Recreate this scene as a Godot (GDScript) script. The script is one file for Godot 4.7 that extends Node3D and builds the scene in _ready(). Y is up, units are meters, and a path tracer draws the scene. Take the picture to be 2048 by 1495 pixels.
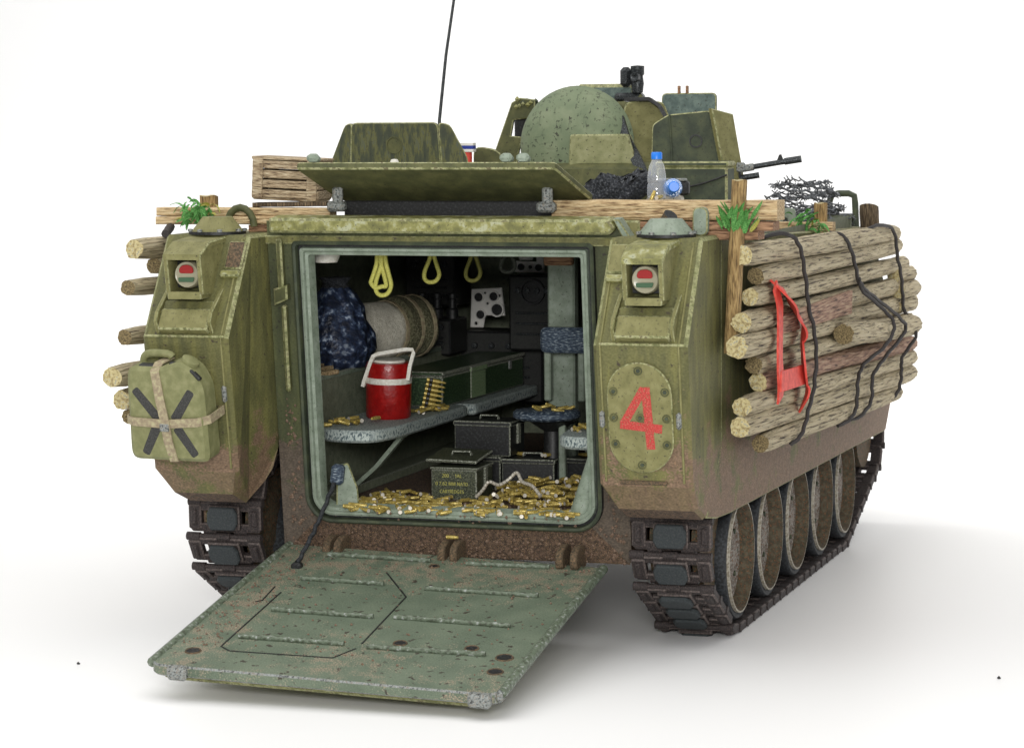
extends Node3D

# ---------------------------------------------------------------- mesh helpers
class Buf:
	var v := PackedVector3Array()
	var n := PackedVector3Array()

class Geo:
	var b := {}
	var x := Transform3D.IDENTITY

	func t3(m: Material, p: Vector3, q: Vector3, r: Vector3, np: Vector3, nq: Vector3, nr: Vector3) -> void:
		if not b.has(m):
			b[m] = Buf.new()
		var f: Buf = b[m]
		p = x * p; q = x * q; r = x * r
		np = (x.basis * np).normalized(); nq = (x.basis * nq).normalized(); nr = (x.basis * nr).normalized()
		if (q - p).cross(r - p).dot(np + nq + nr) > 0.0:
			f.v.append(p); f.v.append(r); f.v.append(q)
			f.n.append(np); f.n.append(nr); f.n.append(nq)
		else:
			f.v.append(p); f.v.append(q); f.v.append(r)
			f.n.append(np); f.n.append(nq); f.n.append(nr)

	func quad(m: Material, p: Vector3, q: Vector3, r: Vector3, s: Vector3, n: Vector3) -> void:
		t3(m, p, q, r, n, n, n)
		t3(m, p, r, s, n, n, n)

	func flat(m: Material, p: Vector3, q: Vector3, r: Vector3, away: Vector3) -> void:
		var n := (q - p).cross(r - p).normalized()
		if n.dot((p + q + r) / 3.0 - away) < 0.0:
			n = -n
		t3(m, p, q, r, n, n, n)

	static func inset(poly: PackedVector2Array, by: float) -> PackedVector2Array:
		var out := PackedVector2Array()
		var c := poly.size()
		for i in c:
			var e0 := (poly[i] - poly[(i + c - 1) % c]).normalized()
			var e1 := (poly[(i + 1) % c] - poly[i]).normalized()
			var n0 := Vector2(-e0.y, e0.x)
			var n1 := Vector2(-e1.y, e1.x)
			out.append(poly[i] + (n0 + n1) * by / maxf(0.35, 1.0 + n0.dot(n1)))
		return out

	static func ccw(poly: PackedVector2Array) -> PackedVector2Array:
		var s := 0.0
		for i in poly.size():
			s += poly[i].cross(poly[(i + 1) % poly.size()])
		if s < 0.0:
			poly = poly.duplicate()
			poly.reverse()
		return poly

	# an outline in local xy with a depth along z, its front and back edges bevelled
	func prism(m: Material, outline: PackedVector2Array, z0: float, z1: float, bev := 0.0, em: Material = null) -> void:
		var p := ccw(outline)
		var c := p.size()
		var s := inset(p, bev) if bev > 0.0 else p
		if em == null:
			em = m
		var idx := Geometry2D.triangulate_polygon(s)
		if idx.is_empty():
			idx = Geometry2D.triangulate_polygon(p)
		if idx.is_empty():
			push_warning("outline not filled " + str(outline))
		for i in range(0, idx.size(), 3):
			var a := s[idx[i]]; var d := s[idx[i + 1]]; var e := s[idx[i + 2]]
			t3(m, Vector3(a.x, a.y, z1), Vector3(d.x, d.y, z1), Vector3(e.x, e.y, z1), Vector3.BACK, Vector3.BACK, Vector3.BACK)
			t3(m, Vector3(a.x, a.y, z0), Vector3(d.x, d.y, z0), Vector3(e.x, e.y, z0), Vector3.FORWARD, Vector3.FORWARD, Vector3.FORWARD)
		for i in c:
			var j := (i + 1) % c
			var e2 := p[j] - p[i]
			var n := Vector3(e2.y, -e2.x, 0).normalized()
			var mm := em if e2.length() < bev * 1.8 else m
			quad(mm, Vector3(p[i].x, p[i].y, z0 + bev), Vector3(p[j].x, p[j].y, z0 + bev), Vector3(p[j].x, p[j].y, z1 - bev), Vector3(p[i].x, p[i].y, z1 - bev), n)
			if bev > 0.0:
				quad(em, Vector3(p[i].x, p[i].y, z1 - bev), Vector3(p[j].x, p[j].y, z1 - bev), Vector3(s[j].x, s[j].y, z1), Vector3(s[i].x, s[i].y, z1), (n + Vector3.BACK).normalized())
				quad(em, Vector3(p[i].x, p[i].y, z0 + bev), Vector3(p[j].x, p[j].y, z0 + bev), Vector3(s[j].x, s[j].y, z0), Vector3(s[i].x, s[i].y, z0), (n + Vector3.FORWARD).normalized())

	func box(m: Material, at: Vector3, size: Vector3, bev := 0.0, em: Material = null) -> void:
		var h := size / 2.0
		var k := bev
		var o := PackedVector2Array([Vector2(-h.x, -h.y), Vector2(h.x, -h.y), Vector2(h.x, h.y), Vector2(-h.x, h.y)])
		if k > 0.0:
			o = PackedVector2Array([Vector2(-h.x + k, -h.y), Vector2(h.x - k, -h.y), Vector2(h.x, -h.y + k), Vector2(h.x, h.y - k), Vector2(h.x - k, h.y), Vector2(-h.x + k, h.y), Vector2(-h.x, h.y - k), Vector2(-h.x, -h.y + k)])
		var was := x
		x = x * Transform3D(Basis.IDENTITY, at)
		prism(m, o, -h.z, h.z, bev, em)
		x = was

	# rings of points, one after another, skinned smoothly; caps close both ends
	func rings(m: Material, rs: Array, capm: Material = null, cap0 := true, cap1 := true) -> void:
		var c: int = rs[0].size()
		var mids := []
		for r: PackedVector3Array in rs:
			var s := Vector3.ZERO
			for p in r:
				s += p
			mids.append(s / c)
		var ns := []
		for i in rs.size():
			var row := PackedVector3Array()
			var a: PackedVector3Array = rs[maxi(i - 1, 0)]
			var d: PackedVector3Array = rs[mini(i + 1, rs.size() - 1)]
			var r: PackedVector3Array = rs[i]
			for k in c:
				var n := (d[k] - a[k]).cross(r[(k + 1) % c] - r[(k + c - 1) % c])
				if n.length_squared() < 1e-18:
					n = r[k] - mids[i]
				n = n.normalized()
				if n.dot(r[k] - (mids[i] as Vector3)) < 0.0:
					n = -n
				row.append(n)
			ns.append(row)
		for i in rs.size() - 1:
			for k in c:
				var l := (k + 1) % c
				t3(m, rs[i][k], rs[i][l], rs[i + 1][l], ns[i][k], ns[i][l], ns[i + 1][l])
				t3(m, rs[i][k], rs[i + 1][l], rs[i + 1][k], ns[i][k], ns[i + 1][l], ns[i + 1][k])
		if capm == null:
			capm = m
		for e in [0, rs.size() - 1]:
			if (e == 0 and not cap0) or (e != 0 and not cap1):
				continue
			var w = ((mids[e] as Vector3) - (mids[1] if e == 0 else mids[rs.size() - 2])).normalized()
			for k in c:
				t3(capm, mids[e], rs[e][k], rs[e][(k + 1) % c], w, w, w)

	func tube(m: Material, pts: Array, rad: float, seg := 8, rad1 := -1.0, capm: Material = null) -> void:
		var rs := []
		var t = ((pts[1] as Vector3) - pts[0]).normalized()
		var side = t.cross(Vector3.UP if absf(t.y) < 0.9 else Vector3.RIGHT).normalized()
		for i in pts.size():
			t = ((pts[mini(i + 1, pts.size() - 1)] as Vector3) - pts[maxi(i - 1, 0)]).normalized()
			side = (side - t * side.dot(t)).normalized()
			var up = t.cross(side)
			var r := rad if rad1 < 0.0 else lerpf(rad, rad1, float(i) / (pts.size() - 1))
			var row := PackedVector3Array()
			for k in seg:
				var a := TAU * k / seg
				row.append((pts[i] as Vector3) + (side * cos(a) + up * sin(a)) * r)
			rs.append(row)
		rings(m, rs, capm)

	# a flat strap along points; across gives its width direction
	func strap(m: Material, pts: Array, across: Vector3, w: float, th: float) -> void:
		var rs := []
		for i in pts.size():
			var t = ((pts[mini(i + 1, pts.size() - 1)] as Vector3) - pts[maxi(i - 1, 0)]).normalized()
			var s = (across - t * across.dot(t)).normalized() * w / 2.0
			var u = t.cross(s).normalized() * th / 2.0
			rs.append([pts[i] - s - u, pts[i] + s - u, pts[i] + s + u, pts[i] - s + u])
		for i in rs.size() - 1:
			var mid: Vector3 = (pts[i] + pts[i + 1]) / 2.0
			for k in 4:
				var l := (k + 1) % 4
				flat(m, rs[i][k], rs[i][l], rs[i + 1][l], mid)
				flat(m, rs[i][k], rs[i + 1][l], rs[i + 1][k], mid)
		for e in [[0, 1], [rs.size() - 1, rs.size() - 2]]:
			var q: Array = rs[e[0]]
			flat(m, q[0], q[1], q[2], pts[e[1]])
			flat(m, q[0], q[2], q[3], pts[e[1]])

	# a profile of (radius, height) turned round local y
	func lathe(m: Material, prof: Array, seg := 24, sharp := 0.75) -> void:
		var c := prof.size()
		var fn := []
		for i in c - 1:
			var d: Vector2 = prof[i + 1] - prof[i]
			fn.append(Vector2(d.y, -d.x).normalized())
		for i in c - 1:
			var n0: Vector2 = fn[i]
			var n1: Vector2 = fn[i]
			if i > 0 and fn[i - 1].dot(fn[i]) > sharp:
				n0 = (fn[i - 1] + fn[i]).normalized()
			if i < c - 2 and fn[i + 1].dot(fn[i]) > sharp:
				n1 = (fn[i + 1] + fn[i]).normalized()
			var a: Vector2 = prof[i]
			var d: Vector2 = prof[i + 1]
			for k in seg:
				var u := Vector2.from_angle(TAU * k / seg)
				var w := Vector2.from_angle(TAU * (k + 1) / seg)
				var p := Vector3(a.x * u.x, a.y, a.x * u.y); var q := Vector3(a.x * w.x, a.y, a.x * w.y)
				var r := Vector3(d.x * w.x, d.y, d.x * w.y); var s := Vector3(d.x * u.x, d.y, d.x * u.y)
				var np := Vector3(n0.x * u.x, n0.y, n0.x * u.y); var nq := Vector3(n0.x * w.x, n0.y, n0.x * w.y)
				var nr := Vector3(n1.x * w.x, n1.y, n1.x * w.y); var nss := Vector3(n1.x * u.x, n1.y, n1.x * u.y)
				if a.x > 1e-5:
					t3(m, p, q, r, np, nq, nr)
				if d.x > 1e-5:
					t3(m, p, r, s, np, nr, nss)

	func mesh() -> ArrayMesh:
		var out := ArrayMesh.new()
		for m: Material in b:
			var arr := []
			arr.resize(Mesh.ARRAY_MAX)
			arr[Mesh.ARRAY_VERTEX] = b[m].v
			arr[Mesh.ARRAY_NORMAL] = b[m].n
			out.add_surface_from_arrays(Mesh.PRIMITIVE_TRIANGLES, arr)
			out.surface_set_material(out.get_surface_count() - 1, m)
		return out

var M := {}
var noise := FastNoiseLite.new()
var rng := RandomNumberGenerator.new()
var used := {}

func V2(a: Array) -> PackedVector2Array:
	var o := PackedVector2Array()
	for i in range(0, a.size(), 2):
		o.append(Vector2(a[i], a[i + 1]))
	return o

func V3(a: Array) -> Array:
	var o := []
	for i in range(0, a.size(), 3):
		o.append(Vector3(a[i], a[i + 1], a[i + 2]))
	return o

# corners of an outline rounded with radius r
func rounded(p: PackedVector2Array, r: float, seg := 3) -> PackedVector2Array:
	var o := PackedVector2Array()
	var c := p.size()
	for i in c:
		var e0 := p[(i + c - 1) % c] - p[i]
		var e1 := p[(i + 1) % c] - p[i]
		var a := p[i] + e0.limit_length(minf(r, e0.length() * 0.45))
		var d := p[i] + e1.limit_length(minf(r, e1.length() * 0.45))
		for k in seg + 1:
			var t := float(k) / seg
			o.append(a.lerp(p[i], t).lerp(p[i].lerp(d, t), t))
	return o

func numbered(called: String) -> String:
	used[called] = used.get(called, -1) + 1
	return called if used[called] == 0 else "%s_%03d" % [called, used[called]]

func tag(o: Node3D, label: String, category: String, group := "") -> Node3D:
	o.set_meta("label", label)
	o.set_meta("category", category)
	if group:
		o.set_meta("group", group)
	return o

func thing(called: String, label: String, category: String, at: Vector3, group := "") -> Node3D:
	var o := Node3D.new()
	o.name = numbered(called)
	o.position = at
	add_child(o, true)
	return tag(o, label, category, group)

# a mesh as a part; vertices are in the place's coordinates when the parent stands at the same origin
func put(g: Geo, called: String, parent: Node3D, at := Vector3.ZERO) -> MeshInstance3D:
	var o := MeshInstance3D.new()
	o.mesh = g.mesh()
	o.position = at
	if parent == self:
		o.name = numbered(called)
	else:
		o.name = called
	parent.add_child(o, true)
	return o

func more(o: Node3D, parent: Node3D, xf: Transform3D) -> Node3D:
	var c: Node3D = o.duplicate()
	if parent == self:
		c.name = numbered(String(o.name).rstrip("0123456789_"))
	c.transform = xf
	parent.add_child(c, true)
	return c

# Geo whose points are given in the place and stored about an origin
func geo(o := Vector3.ZERO) -> Geo:
	var g := Geo.new()
	g.x = Transform3D(Basis.IDENTITY, -o)
	return g

func turn(x: Vector3, y: Vector3, z: Vector3, o: Vector3) -> Transform3D:
	return Transform3D(Basis(x, y, z), o)

# ---------------------------------------------------------------- materials
func ramp(stops: Array, hard := false) -> Gradient:
	var g := Gradient.new()
	var o := PackedFloat32Array()
	var c := PackedColorArray()
	for s in stops:
		o.append(s[0])
		c.append(s[1])
	g.offsets = o
	g.colors = c
	if hard:
		g.interpolation_mode = Gradient.GRADIENT_INTERPOLATE_CONSTANT
	return g

func ntex(sd: int, freq: float, stops: Array, octaves := 4, kind := FastNoiseLite.TYPE_SIMPLEX_SMOOTH, hard := false, size := 512) -> NoiseTexture2D:
	var n := FastNoiseLite.new()
	n.seed = sd
	n.frequency = freq
	n.noise_type = kind
	n.fractal_octaves = octaves
	n.fractal_gain = 0.6
	var t := NoiseTexture2D.new()
	t.width = size
	t.height = size
	t.seamless = true
	t.noise = n
	if stops.size():
		t.color_ramp = ramp(stops, hard)
	return t

func C(r: float, g: float, b: float, a := 1.0) -> Color:
	return Color(r / 255.0, g / 255.0, b / 255.0, a)

func mat(called: String, tex: Variant, sc: Variant, rough := 0.75, world := false) -> StandardMaterial3D:
	var m := StandardMaterial3D.new()
	m.resource_name = called
	if tex is Color:
		m.albedo_color = tex
	else:
		m.albedo_texture = tex
	m.uv1_triplanar = true
	m.uv1_world_triplanar = world
	m.uv1_scale = sc if sc is Vector3 else Vector3.ONE * float(sc)
	m.uv1_triplanar_sharpness = 4.0
	m.roughness = rough
	M[called] = m
	return m

func over(m: StandardMaterial3D, tex: Texture2D, sc: Variant) -> StandardMaterial3D:
	m.detail_enabled = true
	m.detail_albedo = tex
	m.detail_uv_layer = BaseMaterial3D.DETAIL_UV_2
	m.uv2_triplanar = true
	m.uv2_world_triplanar = m.uv1_world_triplanar
	m.uv2_scale = sc if sc is Vector3 else Vector3.ONE * float(sc)
	return m

func bump(m: StandardMaterial3D, tex: Texture2D, cm: float) -> StandardMaterial3D:
	m.heightmap_enabled = true
	m.heightmap_texture = tex
	m.heightmap_scale = cm
	return m

func bytes(sd: int, freq: float, w: int, h: int, sw := 1, sh := 1, octaves := 3) -> PackedByteArray:
	var n := FastNoiseLite.new()
	n.seed = sd
	n.frequency = freq
	n.fractal_octaves = octaves
	var im := n.get_seamless_image(w / sw, h / sh)
	im.convert(Image.FORMAT_L8)
	if sw > 1 or sh > 1:
		im.resize(w, h, Image.INTERPOLATE_CUBIC)
	return im.get_data()

# the carrier's paint: olive with streaks and chips; caked brown mud with an outline of its own on the lower plates
func hull_image(w: int, h: int) -> ImageTexture:
	var big := bytes(3, 0.006, w, h)
	var mud := bytes(8, 0.011, w, h, 1, 1, 5)
	var streak := bytes(12, 0.05, w, h, 1, 8)
	var fine := bytes(21, 0.22, w, h, 1, 1, 2)
	var chip := bytes(33, 0.06, w, h, 1, 1, 4)
	var out := PackedByteArray()
	out.resize(w * h * 3)
	var r := RandomNumberGenerator.new()
	r.seed = 5
	for j in h:
		var y := 2.6 * (1.0 - float(j) / h)
		var low := (0.97 - y) * 260.0
		for i in w:
			var k := j * w + i
			var f := fine[k] - 128.0
			var t := (big[k] - 128.0) / 128.0
			var s := (streak[k] - 128.0) / 128.0
			var u := clampf((s - 0.12) * 5.0, 0.0, 1.0) - clampf((-0.2 - s) * 5.0, 0.0, 1.0) * 0.7
			var cr := 96.0 + t * 12.0 + f * 0.12 + u * 12.0
			var cg := 95.0 + t * 11.0 + f * 0.12 + u * 11.0
			var cb := 55.0 + t * 7.0 + f * 0.10 + u * 5.0
			if chip[k] > 205:
				cr = 62.0; cg = 54.0; cb = 40.0
			var d := (mud[k] - 128.0) * 0.9 + low + f * 0.35
			if d > 0.0:
				var q := clampf(d / 22.0, 0.35, 0.92)
				var e := f * 0.5 + (chip[k] - 128.0) * 0.25
				cr = lerpf(cr, 116.0 + e * 0.5, q); cg = lerpf(cg, 93.0 + e * 0.43, q); cb = lerpf(cb, 75.0 + e * 0.37, q)
			if y < 1.35 and r.randf() < 0.012 * clampf(1.4 - y, 0.0, 0.8):
				cr = 176.0; cg = 138.0; cb = 102.0
			out[k * 3] = clampi(int(cr), 0, 255)
			out[k * 3 + 1] = clampi(int(cg), 0, 255)
			out[k * 3 + 2] = clampi(int(cb), 0, 255)
	return ImageTexture.create_from_image(Image.create_from_data(w, h, false, Image.FORMAT_RGB8, out))

# the ramp's inner face: gray green, chipped, with pinkish dried mud where boots and the hinge have left it
func ramp_image(w: int) -> ImageTexture:
	var big := bytes(61, 0.008, w, w)
	var mud := bytes(62, 0.02, w, w, 1, 1, 5)
	var fine := bytes(63, 0.25, w, w, 1, 1, 2)
	var chip := bytes(64, 0.035, w, w, 1, 1, 4)
	var out := PackedByteArray()
	out.resize(w * w * 3)
	for j in w:
		var z := (float(j) / w - 0.1) * 1.8
		for i in w:
			var x := (float(i) / w - 0.5) * 1.8
			var k := j * w + i
			var f := fine[k] - 128.0
			var t := (big[k] - 128.0) / 128.0
			var cr := 98.0 + t * 11.0 + f * 0.12
			var cg := 110.0 + t * 10.0 + f * 0.12
			var cb := 92.0 + t * 9.0 + f * 0.12
			if chip[k] > 198:
				cr = 58.0; cg = 54.0; cb = 44.0
			var at := maxf(maxf(1.0 - absf(z - 0.12) / 0.22, 1.0 - absf(x + 0.68) / 0.14), maxf(1.0 - Vector2(x, z - 1.30).length() / 0.26, 1.0 - Vector2(x - 0.66, z - 1.50).length() / 0.2))
			var d := (mud[k] - 200.0) * 0.55 + at * 38.0 + f * 0.62
			if d > 0.0:
				var q := clampf(d / 18.0, 0.35, 0.85)
				cr = lerpf(cr, 136.0 + f * 0.4, q); cg = lerpf(cg, 122.0 + f * 0.36, q); cb = lerpf(cb, 104.0 + f * 0.32, q)
			out[k * 3] = clampi(int(cr), 0, 255)
			out[k * 3 + 1] = clampi(int(cg), 0, 255)
			out[k * 3 + 2] = clampi(int(cb), 0, 255)
	return ImageTexture.create_from_image(Image.create_from_data(w, w, false, Image.FORMAT_RGB8, out))

func materials() -> void:
	var none := C(0, 0, 0, 0.0)
	var fine_h := ntex(91, 0.12, [], 3)
	var soft_h := ntex(92, 0.03, [], 4)
	var chips := ntex(41, 0.035, [[0.0, none], [0.80, C(48, 42, 33)]], 5, FastNoiseLite.TYPE_SIMPLEX, true)
	var dust := ntex(42, 0.05, [[0.0, none], [0.62, none], [0.66, C(139, 108, 84, 0.85)], [1.0, C(150, 118, 92, 0.9)]], 5)
	var grit := ntex(43, 0.25, [[0.0, none], [0.71, C(176, 132, 88)], [0.8, C(205, 176, 130)]], 2, FastNoiseLite.TYPE_SIMPLEX, true)
	var frost := ntex(44, 0.09, [[0.0, none], [0.60, C(178, 186, 176, 0.9)]], 5, FastNoiseLite.TYPE_SIMPLEX, true)
	# the carrier
	var m := mat("hull", hull_image(1536, 1024), Vector3(1 / 5.2, 1 / 2.6, 1 / 5.2), 0.72, true)
	m.uv1_offset = Vector3(0, 0, 0.3)
	bump(m, fine_h, 0.25)
	m = mat("edge", ntex(51, 0.02, [[0.25, C(98, 100, 62)], [0.42, C(136, 138, 94)], [0.62, C(168, 168, 126)], [0.75, C(100, 94, 66)]]), 2.0, 0.65)
	over(m, chips, 3.0)
	m = mat("olive", ntex(52, 0.01, [[0.2, C(66, 69, 38)], [0.5, C(78, 80, 45)], [0.8, C(92, 92, 54)]]), 1.3, 0.7)
	over(m, chips, 1.7)
	m = mat("dark_olive", ntex(53, 0.012, [[0.2, C(48, 56, 42)], [0.5, C(60, 68, 50)], [0.8, C(74, 80, 56)]]), 1.2, 0.7)
	over(m, chips, 1.9)
	m = mat("streaked_olive", ntex(66, 0.012, [[0.2, C(52, 58, 42)], [0.42, C(64, 69, 46)], [0.58, C(90, 90, 48)], [0.8, C(76, 82, 66)]]), Vector3(3.4, 0.8, 3.4), 0.7)
	over(m, chips, 2.3)
	m = mat("dome_green", ntex(54, 0.01, [[0.2, C(104, 117, 90)], [0.5, C(112, 124, 96)], [0.8, C(122, 132, 104)]]), 1.2, 0.7)
	over(m, ntex(45, 0.022, [[0.0, none], [0.755, C(40, 38, 30)]], 4, FastNoiseLite.TYPE_SIMPLEX, true), 1.7)
	m = mat("pale_green", ntex(55, 0.015, [[0.2, C(116, 128, 112)], [0.5, C(128, 140, 124)], [0.8, C(140, 151, 137)]]), 1.6, 0.6)
	over(m, chips, 2.3)
	m = mat("tan_green", ntex(56, 0.012, [[0.2, C(106, 104, 62)], [0.5, C(118, 115, 71)], [0.8, C(129, 126, 82)]]), 1.6, 0.7)
	over(m, chips, 2.0)
	m = mat("pale_tan", ntex(128, 0.012, [[0.2, C(124, 126, 86)], [0.5, C(138, 139, 98)], [0.8, C(150, 150, 112)]]), 1.6, 0.7)
	over(m, chips, 2.0)
	m = mat("blue_green", ntex(57, 0.02, [[0.2, C(72, 88, 84)], [0.8, C(104, 120, 112)]]), 1.6, 0.65)
	over(m, chips, 2.0)
	m = mat("yellow_green", ntex(58, 0.014, [[0.2, C(100, 100, 56)], [0.45, C(122, 121, 68)], [0.6, C(138, 136, 82)], [0.78, C(164, 166, 134)]]), 1.5, 0.6)
	over(m, chips, 2.2)
	m = mat("ramp", ramp_image(768), 1 / 1.8, 0.62)
	m.uv1_offset = Vector3(0.5, 0, 0.1)
	bump(m, fine_h, 0.15)
	m = mat("door_frame", M.hull.albedo_texture, M.hull.uv1_scale, 0.72, true)
	m.uv1_offset = M.hull.uv1_offset
	m.albedo_color = C(186, 200, 214)
	m = mat("dark_mud", ntex(67, 0.05, [[0.2, C(52, 42, 34)], [0.5, C(82, 66, 54)], [0.8, C(110, 88, 72)]], 5), 1.4, 0.9, true)
	over(m, grit, 1.3)
	bump(m, fine_h, 0.4)
	m = mat("worn_silver", ntex(60, 0.06, [[0.25, C(40, 40, 38)], [0.36, C(100, 103, 100)], [0.55, C(146, 152, 150)], [0.75, C(120, 112, 102)]], 3), 1.8, 0.45)
	m = mat("rib", ntex(68, 0.05, [[0.25, C(70, 76, 62)], [0.42, C(94, 106, 88)], [0.68, C(106, 116, 100)], [0.8, C(160, 164, 160)]], 3), 1.2, 0.5)
	m = mat("rust", ntex(61, 0.06, [[0.2, C(50, 44, 34)], [0.5, C(86, 74, 56)], [0.75, C(116, 92, 70)]], 5), 2.0, 0.85)
	over(m, grit, 1.6)
	m = mat("cabin", ntex(62, 0.02, [[0.2, C(104, 110, 92)], [0.8, C(124, 130, 110)]]), 1.4, 0.7)
	over(m, chips, 2.0)
	m = mat("cabin_dark", ntex(63, 0.05, [[0.2, C(18, 19, 17)], [0.8, C(36, 38, 34)]]), 2.0, 0.55)
	m = mat("black", ntex(64, 0.06, [[0.2, C(15, 16, 16)], [0.6, C(30, 31, 32)], [0.85, C(56, 58, 58)]], 4), 2.0, 0.5)
	m = mat("gun_metal", ntex(65, 0.05, [[0.3, C(26, 28, 30)], [0.6, C(56, 60, 62)], [0.8, C(120, 126, 126)]], 5), 5.0, 0.4)
	m.metallic = 0.5
	# running gear
	m = mat("track", ntex(70, 0.07, [[0.25, C(30, 25, 25)], [0.5, C(48, 41, 40)], [0.78, C(78, 66, 63)]], 5), 2.6, 0.7)
	bump(m, fine_h, 0.3)
	m = mat("track_edge", ntex(69, 0.05, [[0.3, C(62, 54, 52)], [0.6, C(96, 86, 82)], [0.8, C(124, 112, 106)]], 4), 2.6, 0.75)
	m = mat("track_pad", ntex(71, 0.06, [[0.25, C(42, 47, 49)], [0.6, C(52, 58, 60)], [0.85, C(66, 68, 68)]], 4), 2.6, 0.8)
	m = mat("tyre", ntex(72, 0.05, [[0.3, C(20, 22, 25)], [0.7, C(52, 56, 60)]], 4), 2.0, 0.7)
	m = mat("rim_edge", ntex(73, 0.05, [[0.3, C(128, 120, 104)], [0.6, C(172, 166, 152)]], 4), 2.0, 0.6)
	m = mat("wheel_dish", ntex(74, 0.05, [[0.25, C(58, 54, 40)], [0.5, C(74, 68, 50)], [0.75, C(92, 84, 66)]], 4), 1.0, 0.8)
	over(m, ntex(47, 0.06, [[0.0, none], [0.62, C(136, 92, 58)], [0.74, C(112, 76, 50)]], 5, FastNoiseLite.TYPE_SIMPLEX, true), 1.6)
	bump(m, fine_h, 0.3)
	m = mat("wheel_face", ntex(75, 0.07, [[0.2, C(96, 90, 82)], [0.5, C(132, 126, 118)], [0.8, C(166, 160, 152)]], 5), 2.2, 0.85)
	over(m, ntex(48, 0.05, [[0.0, none], [0.62, C(140, 96, 62)], [0.74, C(72, 58, 48)]], 5, FastNoiseLite.TYPE_SIMPLEX, true), 1.4)
	bump(m, fine_h, 0.3)
	# wood
	var grain := [[0.22, C(62, 52, 42)], [0.29, C(140, 126, 100)], [0.40, C(184, 170, 138)], [0.8, C(202, 190, 160)]]
	m = mat("bark", ntex(80, 0.026, grain, 5), Vector3(4.6, 4.6, 0.14), 0.85)
	over(m, ntex(49, 0.022, [[0.0, none], [0.775, C(66, 54, 44)]], 4, FastNoiseLite.TYPE_SIMPLEX, true), Vector3(4.5, 4.5, 0.3))
	bump(m, ntex(81, 0.02, [], 5), 1.6)
	M.bark.uv1_triplanar_sharpness = 2.0
	m = mat("red_bark", ntex(82, 0.03, [[0.2, C(72, 54, 44)], [0.36, C(136, 104, 86)], [0.6, C(170, 136, 114)], [0.85, C(192, 168, 140)]], 5), Vector3(4.0, 4.0, 0.22), 0.85)
	bump(m, ntex(81, 0.02, [], 5), 1.6)
	m = mat("cut_end", ntex(83, 0.04, [[0.2, C(140, 124, 88)], [0.45, C(180, 166, 120)], [0.65, C(198, 186, 142)], [0.82, C(150, 148, 134)]], 3), 2.0, 0.85)
	bump(m, soft_h, 0.5)
	m = mat("dark_end", ntex(84, 0.04, [[0.2, C(74, 64, 44)], [0.6, C(122, 106, 72)], [0.8, C(150, 134, 96)]], 4), 4.0, 0.85)
	m = mat("plank", ntex(85, 0.022, [[0.2, C(96, 72, 50)], [0.34, C(166, 138, 100)], [0.55, C(200, 174, 132)], [0.85, C(216, 196, 156)]], 5), Vector3(0.7, 6.0, 6.0), 0.8)
	bump(m, ntex(86, 0.022, [], 4), 0.9)
	m = mat("brown_plank", ntex(87, 0.022, [[0.15, C(76, 54, 40)], [0.4, C(136, 102, 76)], [0.7, C(170, 132, 100)]], 5), Vector3(0.7, 6.0, 6.0), 0.8)
	bump(m, ntex(86, 0.022, [], 4), 0.9)
	m = mat("crate_wood", ntex(88, 0.022, [[0.15, C(84, 68, 54)], [0.36, C(150, 130, 102)], [0.6, C(180, 162, 132)], [0.85, C(196, 182, 154)]], 5), Vector3(1.0, 7.0, 7.0), 0.85)
	bump(m, ntex(86, 0.022, [], 4), 0.9)
	m = mat("post_wood", ntex(89, 0.022, [[0.15, C(86, 66, 40)], [0.4, C(140, 114, 72)], [0.7, C(176, 148, 100)]], 5), Vector3(7.0, 0.8, 7.0), 0.85)
	bump(m, ntex(86, 0.022, [], 4), 0.9)
	m = mat("old_post", ntex(90, 0.022, [[0.15, C(44, 36, 28)], [0.5, C(88, 74, 56)], [0.8, C(132, 114, 88)]], 5), Vector3(7.0, 0.8, 7.0), 0.85)
	# small things
	m = mat("rope", ntex(100, 0.08, [[0.25, C(26, 24, 24)], [0.6, C(52, 48, 48)], [0.8, C(92, 86, 84)]]), 6.0, 0.7)
	m = mat("red_web", ntex(101, 0.02, [[0.2, C(196, 58, 48)], [0.8, C(226, 84, 70)]]), 2.0, 0.6)
	m = mat("leaf", ntex(102, 0.04, [[0.2, C(48, 104, 44)], [0.5, C(80, 142, 66)], [0.8, C(130, 180, 106)]]), 6.0, 0.75)
	m.backlight_enabled = true
	m.backlight = C(60, 110, 40)
	m = mat("old_leaf", ntex(103, 0.04, [[0.2, C(120, 116, 30)], [0.6, C(160, 156, 56)], [0.8, C(180, 186, 150)]]), 6.0, 0.5)
	m = mat("brass", ntex(104, 0.04, [[0.2, C(150, 128, 62)], [0.6, C(192, 170, 90)], [0.8, C(214, 200, 136)]]), 5.0, 0.34)
	m.metallic = 0.35
	m = mat("primer", C(214, 208, 196), 1.0, 0.5)
	m.metallic = 0.4
	m = mat("red_paint", ntex(105, 0.02, [[0.2, C(136, 16, 16)], [0.8, C(162, 24, 22)]]), 2.0, 0.28)
	bump(m, soft_h, 0.15)
	m = mat("white_plastic", ntex(106, 0.03, [[0.2, C(206, 202, 188)], [0.8, C(232, 230, 222)]]), 3.0, 0.45)
	m = mat("blue_cloth", ntex(107, 0.03, [[0.25, C(24, 29, 44)], [0.5, C(38, 48, 72)], [0.66, C(72, 88, 116)], [0.76, C(170, 182, 198)]], 5), 1.1, 0.45)
	bump(m, soft_h, 1.0)
	m = mat("beige_cloth", ntex(108, 0.04, [[0.2, C(196, 191, 174)], [0.5, C(214, 209, 193)], [0.8, C(228, 224, 210)]], 5), 1.6, 0.95)
	bump(m, fine_h, 0.5)
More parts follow.
